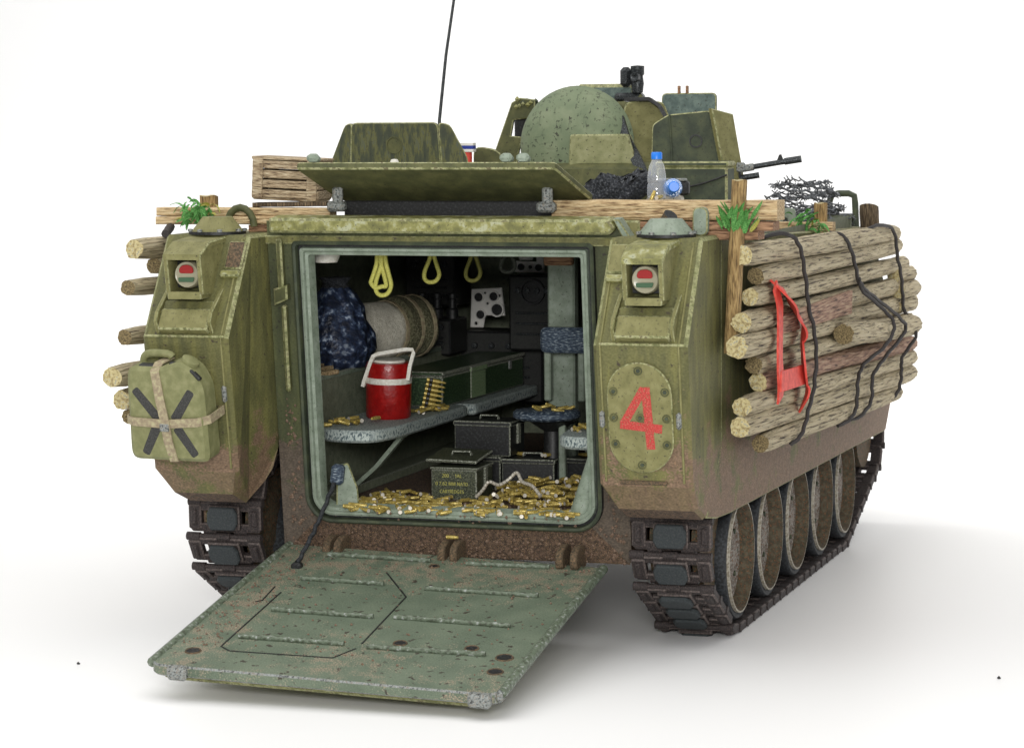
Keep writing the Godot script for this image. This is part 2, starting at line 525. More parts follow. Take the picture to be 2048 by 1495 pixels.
	m = mat("olive_cloth", ntex(109, 0.06, [[0.2, C(62, 62, 44)], [0.5, C(96, 94, 70)], [0.8, C(140, 136, 108)]], 5), 1.8, 0.95)
	bump(m, fine_h, 0.5)
	m = mat("cushion", ntex(110, 0.06, [[0.3, C(40, 52, 68)], [0.55, C(58, 72, 90)], [0.68, C(112, 126, 136)], [0.8, C(150, 160, 166)]], 4), Vector3(1.0, 4.0, 1.0), 0.75)
	m = mat("bench_pad", ntex(111, 0.06, [[0.3, C(66, 80, 86)], [0.45, C(140, 152, 150)], [0.6, C(186, 194, 188)], [0.8, C(150, 162, 158)]], 5), Vector3(2.4, 1.2, 2.4), 0.7)
	m = mat("can_green", ntex(112, 0.06, [[0.3, C(36, 42, 30)], [0.6, C(58, 64, 44)], [0.8, C(92, 94, 70)]], 5), 2.4, 0.5)
	over(m, ntex(113, 0.10, [[0.0, none], [0.70, C(150, 154, 130)]], 4, FastNoiseLite.TYPE_SIMPLEX, true), 2.0)
	m = mat("can_edge", ntex(114, 0.07, [[0.3, C(52, 56, 46)], [0.5, C(124, 128, 112)], [0.7, C(196, 198, 186)]], 4), 3.0, 0.5)
	m = mat("box_green", ntex(115, 0.06, [[0.3, C(34, 52, 34)], [0.6, C(56, 78, 50)], [0.85, C(96, 118, 84)]], 5), 2.0, 0.45)
	m = mat("strap_green", ntex(116, 0.06, [[0.3, C(96, 120, 84)], [0.7, C(150, 170, 130)]], 4), 3.0, 0.6)
	m = mat("webbing", ntex(117, 0.05, [[0.2, C(164, 160, 66)], [0.8, C(206, 204, 116)]]), 5.0, 0.75)
	m = mat("shaded_web", ntex(127, 0.05, [[0.2, C(118, 116, 54)], [0.8, C(158, 156, 84)]]), 5.0, 0.75)  # yellow webbing with the shade deeper in the cabin put into its color
	m = mat("dark_web", ntex(118, 0.05, [[0.2, C(74, 78, 70)], [0.8, C(112, 116, 104)]]), 5.0, 0.75)
	m = mat("panel_white", C(232, 230, 224), 1.0, 0.5)
	m = mat("stencil_yellow", C(188, 184, 96), 1.0, 0.7)
	m = mat("ink", C(58, 42, 36), 1.0, 0.8)
	m = mat("jerry", ntex(119, 0.018, [[0.2, C(112, 114, 74)], [0.5, C(122, 123, 82)], [0.8, C(134, 134, 94)]]), 1.6, 0.7)
	m = mat("jerry_groove", ntex(120, 0.06, [[0.2, C(42, 42, 40)], [0.8, C(74, 74, 72)]]), 3.0, 0.8)
	m = mat("dusty_strap", ntex(121, 0.04, [[0.2, C(136, 122, 100)], [0.6, C(158, 146, 118)], [0.8, C(172, 166, 130)]]), 1.6, 0.85)
	m = mat("red_number", ntex(122, 0.05, [[0.2, C(160, 44, 40)], [0.6, C(186, 62, 56)], [0.78, C(192, 104, 90)]]), 4.0, 0.75)
	over(m, ntex(46, 0.06, [[0.0, none], [0.74, C(140, 136, 92)]], 4, FastNoiseLite.TYPE_SIMPLEX, true), 2.2)
	m = mat("lens_red", C(150, 30, 28), 1.0, 0.25)
	m = mat("lens_white", C(152, 148, 124), 1.0, 0.25)
	m = mat("lens_green", C(62, 92, 66), 1.0, 0.25)
	m = mat("rag", ntex(123, 0.05, [[0.25, C(24, 26, 30)], [0.6, C(50, 53, 58)], [0.85, C(112, 114, 116)]], 5), 2.4, 0.95)
	bump(m, soft_h, 0.8)
	m = mat("bottle_blue", C(24, 118, 220), 1.0, 0.35)
	m = mat("flag_blue", C(36, 58, 150), 1.0, 0.6)
	m = mat("wire", ntex(124, 0.05, [[0.3, C(58, 60, 64)], [0.7, C(136, 140, 144)]]), 6.0, 0.4)
	m.metallic = 0.4
	m = mat("clear", Color(0.96, 0.98, 1.0, 0.16), 1.0, 0.04)
	m.uv1_triplanar = false
	m.transparency = BaseMaterial3D.TRANSPARENCY_ALPHA
	m = mat("clear_blue", Color(0.35, 0.62, 0.95, 0.5), 1.0, 0.08)
	m.uv1_triplanar = false
	m.transparency = BaseMaterial3D.TRANSPARENCY_ALPHA
	m = mat("soil", ntex(125, 0.08, [[0.2, C(86, 66, 54)], [0.5, C(126, 104, 88)], [0.8, C(156, 136, 118)]], 5), 2.0, 0.95)
	over(m, grit, 1.5)
	m = mat("paper", C(248, 248, 248), 1.0, 0.42)
	m.metallic_specular = 0.35

# ---------------------------------------------------------------- the place
func _ready() -> void:
	rng.seed = 11
	noise.frequency = 1.0
	var cam := Camera3D.new()
	cam.name = "camera"
	var yaw := 0.3067
	var pit := 0.0928
	var fw := Vector3(-sin(yaw) * cos(pit), -sin(pit), -cos(yaw) * cos(pit))
	var rt := Vector3(cos(yaw), 0, -sin(yaw)).rotated(fw, 0.0072)
	cam.transform = Transform3D(Basis(rt, rt.cross(fw), -fw), Vector3(4.2494, 2.4952, 12.3468))
	cam.fov = 15.175
	cam.near = 0.1
	cam.far = 200.0
	var lens := CameraAttributesPhysical.new()
	lens.frustum_focal_length = 90.09
	lens.frustum_focus_distance = 13.6
	lens.frustum_near = 0.1
	lens.frustum_far = 200.0
	lens.exposure_aperture = 4.0
	cam.attributes = lens
	add_child(cam)
	cam.current = true
	var env := Environment.new()
	env.background_mode = Environment.BG_COLOR
	env.background_color = Color(1, 1, 1)
	env.background_energy_multiplier = 0.4
	env.tonemap_mode = Environment.TONE_MAPPER_LINEAR
	env.tonemap_exposure = 1.45
	env.sdfgi_enabled = true
	env.ssao_enabled = true
	env.ssil_enabled = true
	var we := WorldEnvironment.new()
	we.environment = env
	add_child(we)
	# studio lamps: a large soft box overhead, one from the camera's side, one washing the paper behind
	softbox("overhead_softbox", Vector3(-1.5, 9.0, 1.0), Vector3(0.0, 0.8, -1.0), Vector2(13, 11), 44.0)
	softbox("front_softbox", Vector3(4.0, 3.9, 12.6), Vector3(0.0, 1.0, -0.6), Vector2(3.2, 1.8), 60.0)
	softbox("paper_wash", Vector3(0.0, 9.5, -9.0), Vector3(0.0, 0.5, -20.0), Vector2(30, 6), 225.0)
	materials()
	setting()
	carrier()
	on_top()
	logs_right()
	logs_left()
	cabin_load()
	casings()

func softbox(called: String, at: Vector3, to: Vector3, size: Vector2, energy: float) -> void:
	var l := AreaLight3D.new()
	l.name = called
	l.area_size = size
	l.light_energy = energy
	l.light_color = Color(1.0, 0.994, 0.982)
	l.area_range = 60.0
	l.shadow_enabled = true
	add_child(l)
	l.look_at_from_position(at, to, Vector3.UP if absf((to - at).normalized().y) < 0.95 else Vector3.FORWARD)

func setting() -> void:
	var g := geo()
	g.quad(M.paper, Vector3(-60, 0, 30), Vector3(60, 0, 30), Vector3(60, 0, -18), Vector3(-60, 0, -18), Vector3.UP)
	for i in 12:
		var a := PI / 2.0 * i / 12
		var b := PI / 2.0 * (i + 1) / 12
		var p := Vector2(-18.0 - 10.0 * sin(a), 10.0 - 10.0 * cos(a))
		var q := Vector2(-18.0 - 10.0 * sin(b), 10.0 - 10.0 * cos(b))
		var na := Vector3(0, cos(a), sin(a))
		var nb := Vector3(0, cos(b), sin(b))
		g.t3(M.paper, Vector3(-60, p.y, p.x), Vector3(60, p.y, p.x), Vector3(60, q.y, q.x), na, na, nb)
		g.t3(M.paper, Vector3(-60, p.y, p.x), Vector3(60, q.y, q.x), Vector3(-60, q.y, q.x), na, nb, nb)
	g.quad(M.paper, Vector3(-60, 10, -28), Vector3(60, 10, -28), Vector3(60, 30, -28), Vector3(-60, 30, -28), Vector3.BACK)
	var o := put(g, "floor", self)
	o.set_meta("kind", "structure")
	o.set_meta("label", "seamless white paper floor that curves up behind the model")

# ---------------------------------------------------------------- the carrier
const UND := 0.109
const RL := 1.15     # centre of the left track is at -RL
func rear(px: float, py: float, out := 0.0) -> Vector3:
	# a point on the sloping rear plate, out along its normal
	return Vector3(px, py, -(1.8 - py) * UND) + Vector3(0, -0.1084, 0.9941) * out

func rear_basis() -> Transform3D:
	var up := Vector3(0, 0.9941, 0.1084)
	return turn(Vector3.RIGHT, up, Vector3(0, -0.1084, 0.9941), rear(0, 1.2))

# rounded door outline, shrunk by d; in the rear plate's own plane
func door(d: float, seg := 8) -> PackedVector2Array:
	var o := PackedVector2Array()
	var xl := -0.745 + d
	var xr := 0.745 - d
	var yt := 0.711 - d
	var yb := -0.664 + d
	for c in [[xr, yb, 0.14 - d, -PI / 2], [xr, yt, maxf(0.025 - d * 0.3, 0.008), 0.0], [xl, yt, maxf(0.025 - d * 0.3, 0.008), PI / 2], [xl, yb, 0.14 - d, PI]]:
		var r: float = maxf(c[2], 0.012)
		var cx: float = c[0] - (r if c[0] > 0 else -r)
		var cy: float = c[1] - (r if c[1] > 0 else -r)
		for k in seg + 1:
			var a: float = c[3] + PI / 2 * k / seg
			o.append(Vector2(cx + r * cos(a), cy + r * sin(a)))
	return o

func carrier() -> void:
	var t := thing("armored_carrier_model", "olive scale model of a tracked armored carrier with its rear ramp lowered", "armored vehicle", Vector3.ZERO)
	rear_end(t)
	sponsons(t)
	tank(t, 1.0)
	tank(t, -1.0)
	ramp_door(t)
	for s in [1.0, -1.0]:
		running_gear(t, s)
	cabin(t)
	roof(t)

func rear_end(t: Node3D) -> void:
	var g := geo()
	g.x = rear_basis()
	# plate round the door: strips between the outer rectangle and the door outline
	var d := door(0.0)
	var n := d.size()
	for i in n:
		var j := (i + 1) % n
		var p := d[i]
		var q := d[j]
		var po := _edge(p)
		var qo := _edge(q)
		var low := po.y < -0.8 and qo.y < -0.8
		g.quad(M.dark_mud if low else M.door_frame, Vector3(p.x, p.y, 0), Vector3(q.x, q.y, 0), Vector3(qo.x, qo.y, 0), Vector3(po.x, po.y, 0), Vector3.BACK)
		if absf(po.x - qo.x) > 0.01 and absf(po.y - qo.y) > 0.01:
			var k := Vector2(po.x if absf(po.x) > absf(qo.x) else qo.x, po.y if absf(po.y) > absf(qo.y) else qo.y)
			g.t3(M.door_frame, Vector3(po.x, po.y, 0), Vector3(k.x, k.y, 0), Vector3(qo.x, qo.y, 0), Vector3.BACK, Vector3.BACK, Vector3.BACK)
	put(g, "rear_plate", t)
	# the stepped seal round the door
	g = geo()
	g.x = rear_basis()
	var prof := [[0.0, 0.0], [0.004, 0.02], [0.012, 0.026], [0.022, 0.02], [0.026, -0.012], [0.036, -0.012], [0.040, 0.012], [0.050, 0.016], [0.056, 0.010], [0.060, -0.006], [0.074, -0.010], [0.080, -0.04], [0.084, -0.07]]
	for a in prof.size() - 1:
		var seal: Material = M.black if a == 0 or a == 4 else (M.dark_olive if a < 4 else M.pale_green)
		var o0 := door(prof[a][0])
		var o1 := door(prof[a + 1][0])
		for i in n:
			var j := (i + 1) % n
			var p0 := Vector3(o0[i].x, o0[i].y, prof[a][1]); var p1 := Vector3(o0[j].x, o0[j].y, prof[a][1])
			var q0 := Vector3(o1[i].x, o1[i].y, prof[a + 1][1]); var q1 := Vector3(o1[j].x, o1[j].y, prof[a + 1][1])
			g.flat(seal, p0, p1, q1, Vector3(p0.x, p0.y, -1.0) * 1.2)
			g.flat(seal, p0, q1, q0, Vector3(p0.x, p0.y, -1.0) * 1.2)
	put(g, "door_seal", t)
	g = geo()
	g.x = rear_basis()
	g.prism(M.yellow_green, rounded(V2([-0.83, 0.752, 0.835, 0.752, 0.86, 0.78, 0.835, 0.822, -0.83, 0.822]), 0.012, 2), -0.05, 0.075, 0.012, M.edge)
	put(g, "rain_lip", t)
	g = geo()
	g.x = rear_basis()
	g.prism(M.pale_green, V2([0.845, 0.82, 0.875, 0.82, 0.95, 0.70, 0.92, 0.68]), -0.03, 0.05, 0.006, M.edge)
	put(g, "lip_bracket", t)
	g = geo()
	g.x = rear_basis()
	g.box(M.olive, Vector3(-0.80, 0.60, 0.02), Vector3(0.03, 0.24, 0.04), 0.008, M.edge)
	g.box(M.olive, Vector3(-0.792, 0.19, 0.022), Vector3(0.024, 0.42, 0.044), 0.01, M.edge)
	put(g, "stop_bar", t)
	g = geo()
	g.x = rear_basis()
	g.prism(M.olive, V2([-0.835, 0.40, -0.765, 0.43, -0.765, 0.50, -0.835, 0.48]), 0.0, 0.05, 0.008, M.edge)
	g.lathe(M.olive, [Vector2(0.016, -0.05)], 8)
	put(g, "latch", t)
	g = geo()
	for px in [-0.60, -0.545, -0.02, 0.04, 0.56, 0.63]:
		g.x = turn(Vector3.BACK, Vector3.UP, Vector3.LEFT, Vector3(px, 0.43, -0.10))
		g.prism(M.rust, rounded(V2([-0.06, -0.06, 0.10, -0.05, 0.10, 0.03, 0.02, 0.06, -0.06, 0.05]), 0.03, 3), -0.018, 0.018, 0.005)
	put(g, "ramp_hinge", t)
	# pellets of dried mud caught on the lower plate and the seal
	g = geo()
	rng.seed = 40
	for i in 420:
		var px := rng.randf_range(-0.8, 0.85)
		var py := 0.40 + pow(rng.randf(), 1.5) * 0.18
		if rng.randf() < 0.4:
			px = (-0.79 if rng.randf() < 0.5 else 0.80) + rng.randf_range(-0.035, 0.03)
			py = 0.42 + 0.75 * pow(rng.randf(), 1.4)
		lump(g, M.soil, rear(px, py, 0.004), rng.randf_range(0.004, 0.011))
	var o := put(g, "mud_crumbs", t)
	o.set_meta("kind", "stuff")

func lump(g: Geo, m: Material, at: Vector3, r: float) -> void:
	var v := []
	for q in [Vector3.RIGHT, Vector3.UP, Vector3.LEFT, Vector3.DOWN, Vector3.BACK, Vector3.FORWARD]:
		v.append(at + q * r * rng.randf_range(0.7, 1.3))
	for f in [[0, 1, 4], [1, 2, 4], [2, 3, 4], [3, 0, 4], [0, 1, 5], [1, 2, 5], [2, 3, 5], [3, 0, 5]]:
		g.flat(m, v[f[0]], v[f[1]], v[f[2]], at)

func _edge(p: Vector2) -> Vector2:
	var xo := 0.87
	var yo := 0.80 if p.y > 0.0 else -0.81
	var sx := xo / maxf(absf(p.x), 0.001)
	var sy := absf(yo) / maxf(absf(p.y), 0.001)
	if sx < sy:
		return Vector2(signf(p.x) * xo, p.y * (xo / absf(p.x)))
	return Vector2(p.x * sy, yo)

func sponsons(t: Node3D) -> void:
	for s in [1.0, -1.0]:
		var g := geo()
		g.x = turn(Vector3.BACK, Vector3.UP, Vector3.LEFT * -1.0, Vector3.ZERO)
		# side wall with the long skirt below, extruded along x; outline in (z, y)
		var o := V2([-0.16, 1.93, -0.16, 0.95, 0.13 if s > 0 else -0.165, 0.668 if s > 0 else 0.90, -0.08 if s > 0 else -0.17, 0.638 if s > 0 else 0.5, -0.36, 0.625 if s > 0 else 0.46, -4.5, 0.557 if s > 0 else 0.42, -4.78, 0.80, -4.72, 1.2, -4.0, 1.80])  # left skirt lowered, unseen, to darken the gap beside the tank
		g.x = turn(Vector3.BACK, Vector3.UP, Vector3.RIGHT, Vector3.ZERO)
		g.prism(M.hull, o, s * 1.29 - 0.02, s * 1.29 + 0.006, 0.006, M.edge)
		put(g, "side_plate", t)
		g = geo()
		g.quad(M.hull, Vector3(s * 0.86, 0.95, -0.05), Vector3(s * 1.29, 0.95, -0.05), Vector3(s * 1.29, 0.95, -4.5), Vector3(s * 0.86, 0.95, -4.5), Vector3.DOWN)
		put(g, "sponson_floor", t)
		g = geo()
		g.quad(M.hull, Vector3(s * 0.86, 0.40, -0.15), Vector3(s * 0.86, 0.95, -0.10), Vector3(s * 0.86, 0.95, -4.4), Vector3(s * 0.86, 0.40, -4.2), Vector3(s, 0, 0))
		put(g, "lower_side_plate", t)
	var g := geo()
	g.quad(M.hull, Vector3(-0.86, 0.40, -0.15), Vector3(0.86, 0.40, -0.15), Vector3(0.86, 0.40, -4.2), Vector3(-0.86, 0.40, -4.2), Vector3.DOWN)
	put(g, "belly_plate", t)
	g = geo()
	g.quad(M.hull, Vector3(-1.3, 1.78, -4.0), Vector3(1.3, 1.78, -4.0), Vector3(1.3, 1.2, -4.72), Vector3(-1.3, 1.2, -4.72), Vector3(0, 0.6, -0.8).normalized())
	g.quad(M.hull, Vector3(-1.3, 1.2, -4.72), Vector3(1.3, 1.2, -4.72), Vector3(0.86, 0.4, -4.2), Vector3(-0.86, 0.4, -4.2), Vector3(0, -0.4, -0.9).normalized())
	put(g, "glacis_plate", t)
	g = geo()
	g.x = turn(Vector3.RIGHT, Vector3(0, 0.0275, 0.9996).normalized(), Vector3(0, 0.9996, -0.0275).normalized(), Vector3(0, 1.915, 0))
	g.prism(M.hull, V2([-1.29, -4.0, 1.29, -4.0, 1.29, 0.03, -1.29, 0.03]), -0.03, 0.01, 0.006, M.edge)
	put(g, "roof_plate", t)

# the fuel tank beside the door: outline in (z, y), from x0 to x1, the lower outboard corner drawn in
func tank(t: Node3D, s: float) -> void:
	var x0 := s * 0.872
	var x1 := s * 1.30
	var p := V2([0.215, 1.935, 0.505, 1.474, 0.40, 0.84, 0.315, 0.725, 0.16, 0.665, 0.10, 0.69, 0.03, 0.74, -0.03, 0.80, -0.10, 0.89, -0.155, 0.94, -0.155, 1.935])
	var dx0 := [0.0, 0.0, 0.0, 0.05, 0.05, 0.05, 0.02, 0.0, 0.0, 0.0, 0.0]
	var dx1 := [0.0, 0.0, 0.0, 0.05, 0.06, 0.06, 0.03, 0.0, 0.0, 0.0, 0.0]
	var g := geo()
	var b := 0.016
	var q := Geo.inset(Geo.ccw(p), b)
	var pc := Geo.ccw(p)
	if s > 0:
		dx1.fill(0.0)
	if pc[0] != p[0]:
		dx0.reverse(); dx1.reverse()
	var n := pc.size()
	var mid := Vector3((x0 + x1) / 2, 1.2, 0.1)
	var tri := Geometry2D.triangulate_polygon(q)
	for side in 2:
		var xs := []
		for i in n:
			xs.append(x0 + s * dx0[i] if side == 0 else x1 - s * dx1[i])
		for k in range(0, tri.size(), 3):
			var v := []
			for e in 3:
				v.append(Vector3(xs[tri[k + e]], q[tri[k + e]].y, q[tri[k + e]].x))
			g.flat(M.hull, v[0], v[1], v[2], mid)
		for i in n:
			var j := (i + 1) % n
			var inw := (s if side == 0 else -s) * b
			var a0 := Vector3(xs[i], q[i].y, q[i].x); var a1 := Vector3(xs[j], q[j].y, q[j].x)
			var c0 := Vector3(xs[i] + inw, pc[i].y, pc[i].x); var c1 := Vector3(xs[j] + inw, pc[j].y, pc[j].x)
			g.flat(M.edge if minf(a0.y, a1.y) > 0.85 else M.hull, a0, a1, c1, mid)
			g.flat(M.edge if minf(a0.y, a1.y) > 0.85 else M.hull, a0, c1, c0, mid)
	for i in n:
		var j := (i + 1) % n
		var a := Vector3(x0 + s * (dx0[i] + b), pc[i].y, pc[i].x); var c := Vector3(x0 + s * (dx0[j] + b), pc[j].y, pc[j].x)
		var d := Vector3(x1 - s * (dx1[j] + b), pc[j].y, pc[j].x); var e := Vector3(x1 - s * (dx1[i] + b), pc[i].y, pc[i].x)
		var low := maxf(a.y, c.y) < 0.75
		g.flat(M.dark_mud if low else M.hull, a, c, d, mid)
		g.flat(M.dark_mud if low else M.hull, a, d, e, mid)
	var body := put(g, "fuel_tank", t)
	# weld seam down the inner and outer corners, and the fold across the face
	g = geo()
	for xx in ([0.905] if s < 0 else [0.905, 1.262]):
		g = geo()
		g.tube(M.tan_green, [Vector3(s * xx, 1.915, 0.229), Vector3(s * xx, 1.474, 0.505), Vector3(s * xx, 0.86, 0.405)], 0.006, 6)
		put(g, "weld_seam", body)
	# slanted face: own plane, y up the slope
	var up := Vector3(0, 0.461, -0.29).normalized()
	var nn := Vector3(0, 0.29, 0.461).normalized()
	var lx := 1.10 if s > 0 else -1.088
	var f := turn(Vector3.RIGHT, up, nn, Vector3(lx, 1.474, 0.505))
	var hood := Node3D.new()
	hood.name = "tail_light"
	t.add_child(hood, true)
	g = geo()
	# hood: side cheeks, roof and back, standing out level from the slope
	var hz := 0.515
	for e in [-1.0, 1.0]:
		g.x = turn(Vector3.BACK, Vector3.UP, Vector3.RIGHT, Vector3(lx + e * 0.083 - 0.008, 0, 0))
		g.prism(M.tan_green, V2([0.355, 1.665, hz - 0.03, 1.672, hz, 1.845, 0.40, 1.90, 0.20, 1.90]), -0.004, 0.018, 0.004, M.edge)
	g.x = Transform3D.IDENTITY
	g.x = turn(Vector3.BACK, Vector3.UP, Vector3.RIGHT, Vector3(lx, 0, 0))
	g.prism(M.yellow_green if s > 0 else M.tan_green, V2([hz + 0.004, 1.832, hz + 0.004, 1.858, 0.41, 1.912, 0.20, 1.93, 0.20, 1.90, 0.40, 1.885]), -0.097, 0.097, 0.006, M.edge)
	g.prism(M.black, V2([0.30, 1.70, 0.40, 1.70, 0.40, 1.88, 0.28, 1.88]), -0.078, 0.078, 0.0)
	g.prism(M.tan_green, V2([0.34, 1.65, hz - 0.02, 1.65, hz - 0.02, 1.684, 0.34, 1.684]), -0.085, 0.085, 0.006, M.edge)
	put(g, "hood", hood)
	g = geo()
	g.x = turn(Vector3.RIGHT, Vector3.BACK, Vector3.DOWN, Vector3(lx, 1.762, 0.40))
	g.lathe(M.lens_white, [Vector2(0.064, 0.0), Vector2(0.064, 0.05), Vector2(0.058, 0.062), Vector2(0.052, 0.058), Vector2(0.0, 0.06)], 28)
	put(g, "lens", hood)
	g = geo()
	g.x = turn(Vector3.RIGHT, Vector3.UP, Vector3.BACK, Vector3(lx, 1.762, 0.4605))
	g.prism(M.lens_red, rounded(V2([-0.036, 0.006, 0.036, 0.006, 0.034, 0.034, 0.012, 0.046, -0.02, 0.044, -0.036, 0.03]), 0.012, 3), 0.0, 0.006, 0.002)
	put(g, "red_lens", hood)
	g = geo()
	g.x = turn(Vector3.RIGHT, Vector3.UP, Vector3.BACK, Vector3(lx, 1.762, 0.4605))
	g.prism(M.lens_green, rounded(V2([-0.04, -0.034, 0.034, -0.034, 0.04, -0.012, -0.042, -0.014]), 0.006, 2), 0.0, 0.005, 0.001)
	put(g, "green_lens", hood)
	# guard below: two fins, a step and a lip
	for e in [-1.0, 1.0]:
		g = geo()
		g.x = turn(nn, up, Vector3.RIGHT, Vector3(lx + e * 0.135, 1.474, 0.505))
		g.prism(M.tan_green, V2([0.0, 0.02, 0.06, 0.05, 0.065, 0.10, 0.0, 0.26]), -0.009, 0.009, 0.004, M.edge)
		put(g, "guard_fin", t)
	g = geo()
	g.x = f
	g.box(M.tan_green, Vector3(0, 0.075, 0.02), Vector3(0.25, 0.11, 0.05), 0.008, M.edge)
	g.box(M.hull, Vector3(0, 0.155, 0.012), Vector3(0.25, 0.05, 0.03), 0.006, M.edge)
	put(g, "guard_step", t)
	g = geo()
	g.x = turn(Vector3.RIGHT, Vector3.UP, Vector3.BACK, Vector3(lx - s * 0.0, 1.474, 0.506))
	g.box(M.edge, Vector3(0, 0.006, 0), Vector3(0.40, 0.012, 0.012), 0.004)
	put(g, "fold_seam", body)
	# bracket at the top inboard corner
	g = geo()
	g.x = f
	g.box(M.yellow_green, Vector3(-s * 0.165, 0.33, 0.012), Vector3(0.10, 0.035, 0.03), 0.008, M.edge)
	g.box(M.tan_green if s > 0 else M.rust, Vector3(-s * 0.17, 0.43, 0.008), Vector3(0.09, 0.15, 0.02), 0.008, M.edge)
	put(g, "corner_bracket", t)
	# filler cap on top
	var capn := Node3D.new()
	capn.name = "filler_cap"
	t.add_child(capn, true)
	g = geo()
	g.x = Transform3D(Basis.IDENTITY, Vector3(lx + 0.01, 1.935, 0.12))
	g.lathe(M.black, [Vector2(0.135, 0.0), Vector2(0.135, 0.014), Vector2(0.0, 0.014)], 16)
	g.lathe(M.pale_green if s > 0 else M.tan_green, [Vector2(0.128, 0.014), Vector2(0.122, 0.026), Vector2(0.075, 0.082), Vector2(0.0, 0.084)], 8, 0.99)
	put(g, "dome", capn)
	for k in 8:
		g = geo()
		var a := TAU * k / 8 + 0.3
		g.x = Transform3D(Basis.IDENTITY, Vector3(lx + 0.01 + 0.128 * cos(a), 1.948, 0.12 + 0.128 * sin(a)))
		g.lathe(M.worn_silver, [Vector2(0.013, 0.0), Vector2(0.013, 0.012), Vector2(0.0, 0.014)], 6)
		put(g, "bolt", capn)
	g = geo()
	var hx := 1.235 if s > 0 else -1.02
	var hzz := -0.02 if s > 0 else -0.02
	g.x = Transform3D(Basis.IDENTITY, Vector3(hx, 1.935, hzz))
	if s > 0:
		g.prism(M.pale_green, rounded(V2([-0.035, 0.0, 0.035, 0.0, 0.035, 0.13, -0.035, 0.13]), 0.035, 4), -0.02, 0.02, 0.006, M.edge)
	else:
		var arc := []
		for k in 9:
			var a := PI * k / 8
			arc.append(Vector3(0.07 * cos(a), 0.03 + 0.09 * sin(a), 0))
		g.tube(M.olive, arc, 0.018, 8)
	put(g, "lifting_eye", t)
	# lower face: the left tank's can is a thing of its own; the right tank has the bolted access cover
	var upl := Vector3(0, 0.634, 0.105).normalized()
	var nl := Vector3(0, -0.105, 0.634).normalized()
	if s > 0:
		var lf := turn(Vector3.RIGHT, upl, nl, Vector3(1.078, 1.155, 0.4525))
		var cover := Node3D.new()
		cover.name = "access_cover"
		t.add_child(cover, true)
		g = geo()
		g.x = lf
		var o := PackedVector2Array()
		for k in 16:
			var a := PI * k / 15
			o.append(Vector2(0.148 * cos(a), 0.105 + 0.148 * sin(a)))
		for k in 16:
			var a := PI + PI * k / 15
			o.append(Vector2(0.148 * cos(a), -0.105 + 0.148 * sin(a)))
		g.prism(M.tan_green, o, 0.0, 0.016, 0.005, M.edge)
		put(g, "plate", cover)
		for c in [[0, 0.215], [-0.117, 0.12], [0.117, 0.12], [-0.12, 0.0], [0.12, 0.0], [-0.117, -0.12], [0.117, -0.12], [0, -0.215], [0.0, 0.0]]:
			g = geo()
			g.x = lf * turn(Vector3.RIGHT, Vector3.BACK, Vector3.DOWN, Vector3(c[0], c[1], 0.016))
			g.lathe(M.olive, [Vector2(0.02, 0.0), Vector2(0.02, 0.004), Vector2(0.014, 0.004), Vector2(0.014, -0.002), Vector2(0.0, -0.002)], 12)
			g.lathe(M.dark_olive, [Vector2(0.010, -0.002), Vector2(0.010, 0.004), Vector2(0.0, 0.005)], 6)
			put(g, "bolt", cover)
		g = geo()
		g.x = lf
		for st in [[0.03, 0.142, 0.042, -0.142, 0.034], [0.022, 0.135, -0.08, -0.03, 0.032], [-0.092, -0.03, 0.098, -0.05, 0.034]]:
			var a := Vector2(st[0], st[1]); var c := Vector2(st[2], st[3])
			var w := (c - a).normalized().orthogonal() * float(st[4]) / 2.0 * 1.15
			g.prism(M.red_number, PackedVector2Array([a - w, a + w, c + w * 0.9, c - w * 1.1]), 0.0165, 0.0168 + 0.0006 * absf(st[0]) * 10.0, 0.0)
		put(g, "number_4", cover)
		g = geo()
		g.x = lf
		g.box(M.rust, Vector3(0.0, -0.30, 0.004), Vector3(0.22, 0.018, 0.02), 0.006)
		put(g, "weld_bead", body)
		for e in [-1.0, 1.0]:
			g = geo()
			g.x = lf
			g.box(M.worn_silver, Vector3(e * 0.175, -0.01, 0.012), Vector3(0.022, 0.075, 0.03), 0.008)
			put(g, "strap_loop", t)
	else:
		g = geo()
		g.x = turn(Vector3.RIGHT, upl, nl, Vector3(-0.907, 1.215, 0.452))
		g.box(M.worn_silver, Vector3(0, 0.0, 0.012), Vector3(0.022, 0.08, 0.03), 0.008)
		put(g, "strap_loop", t)

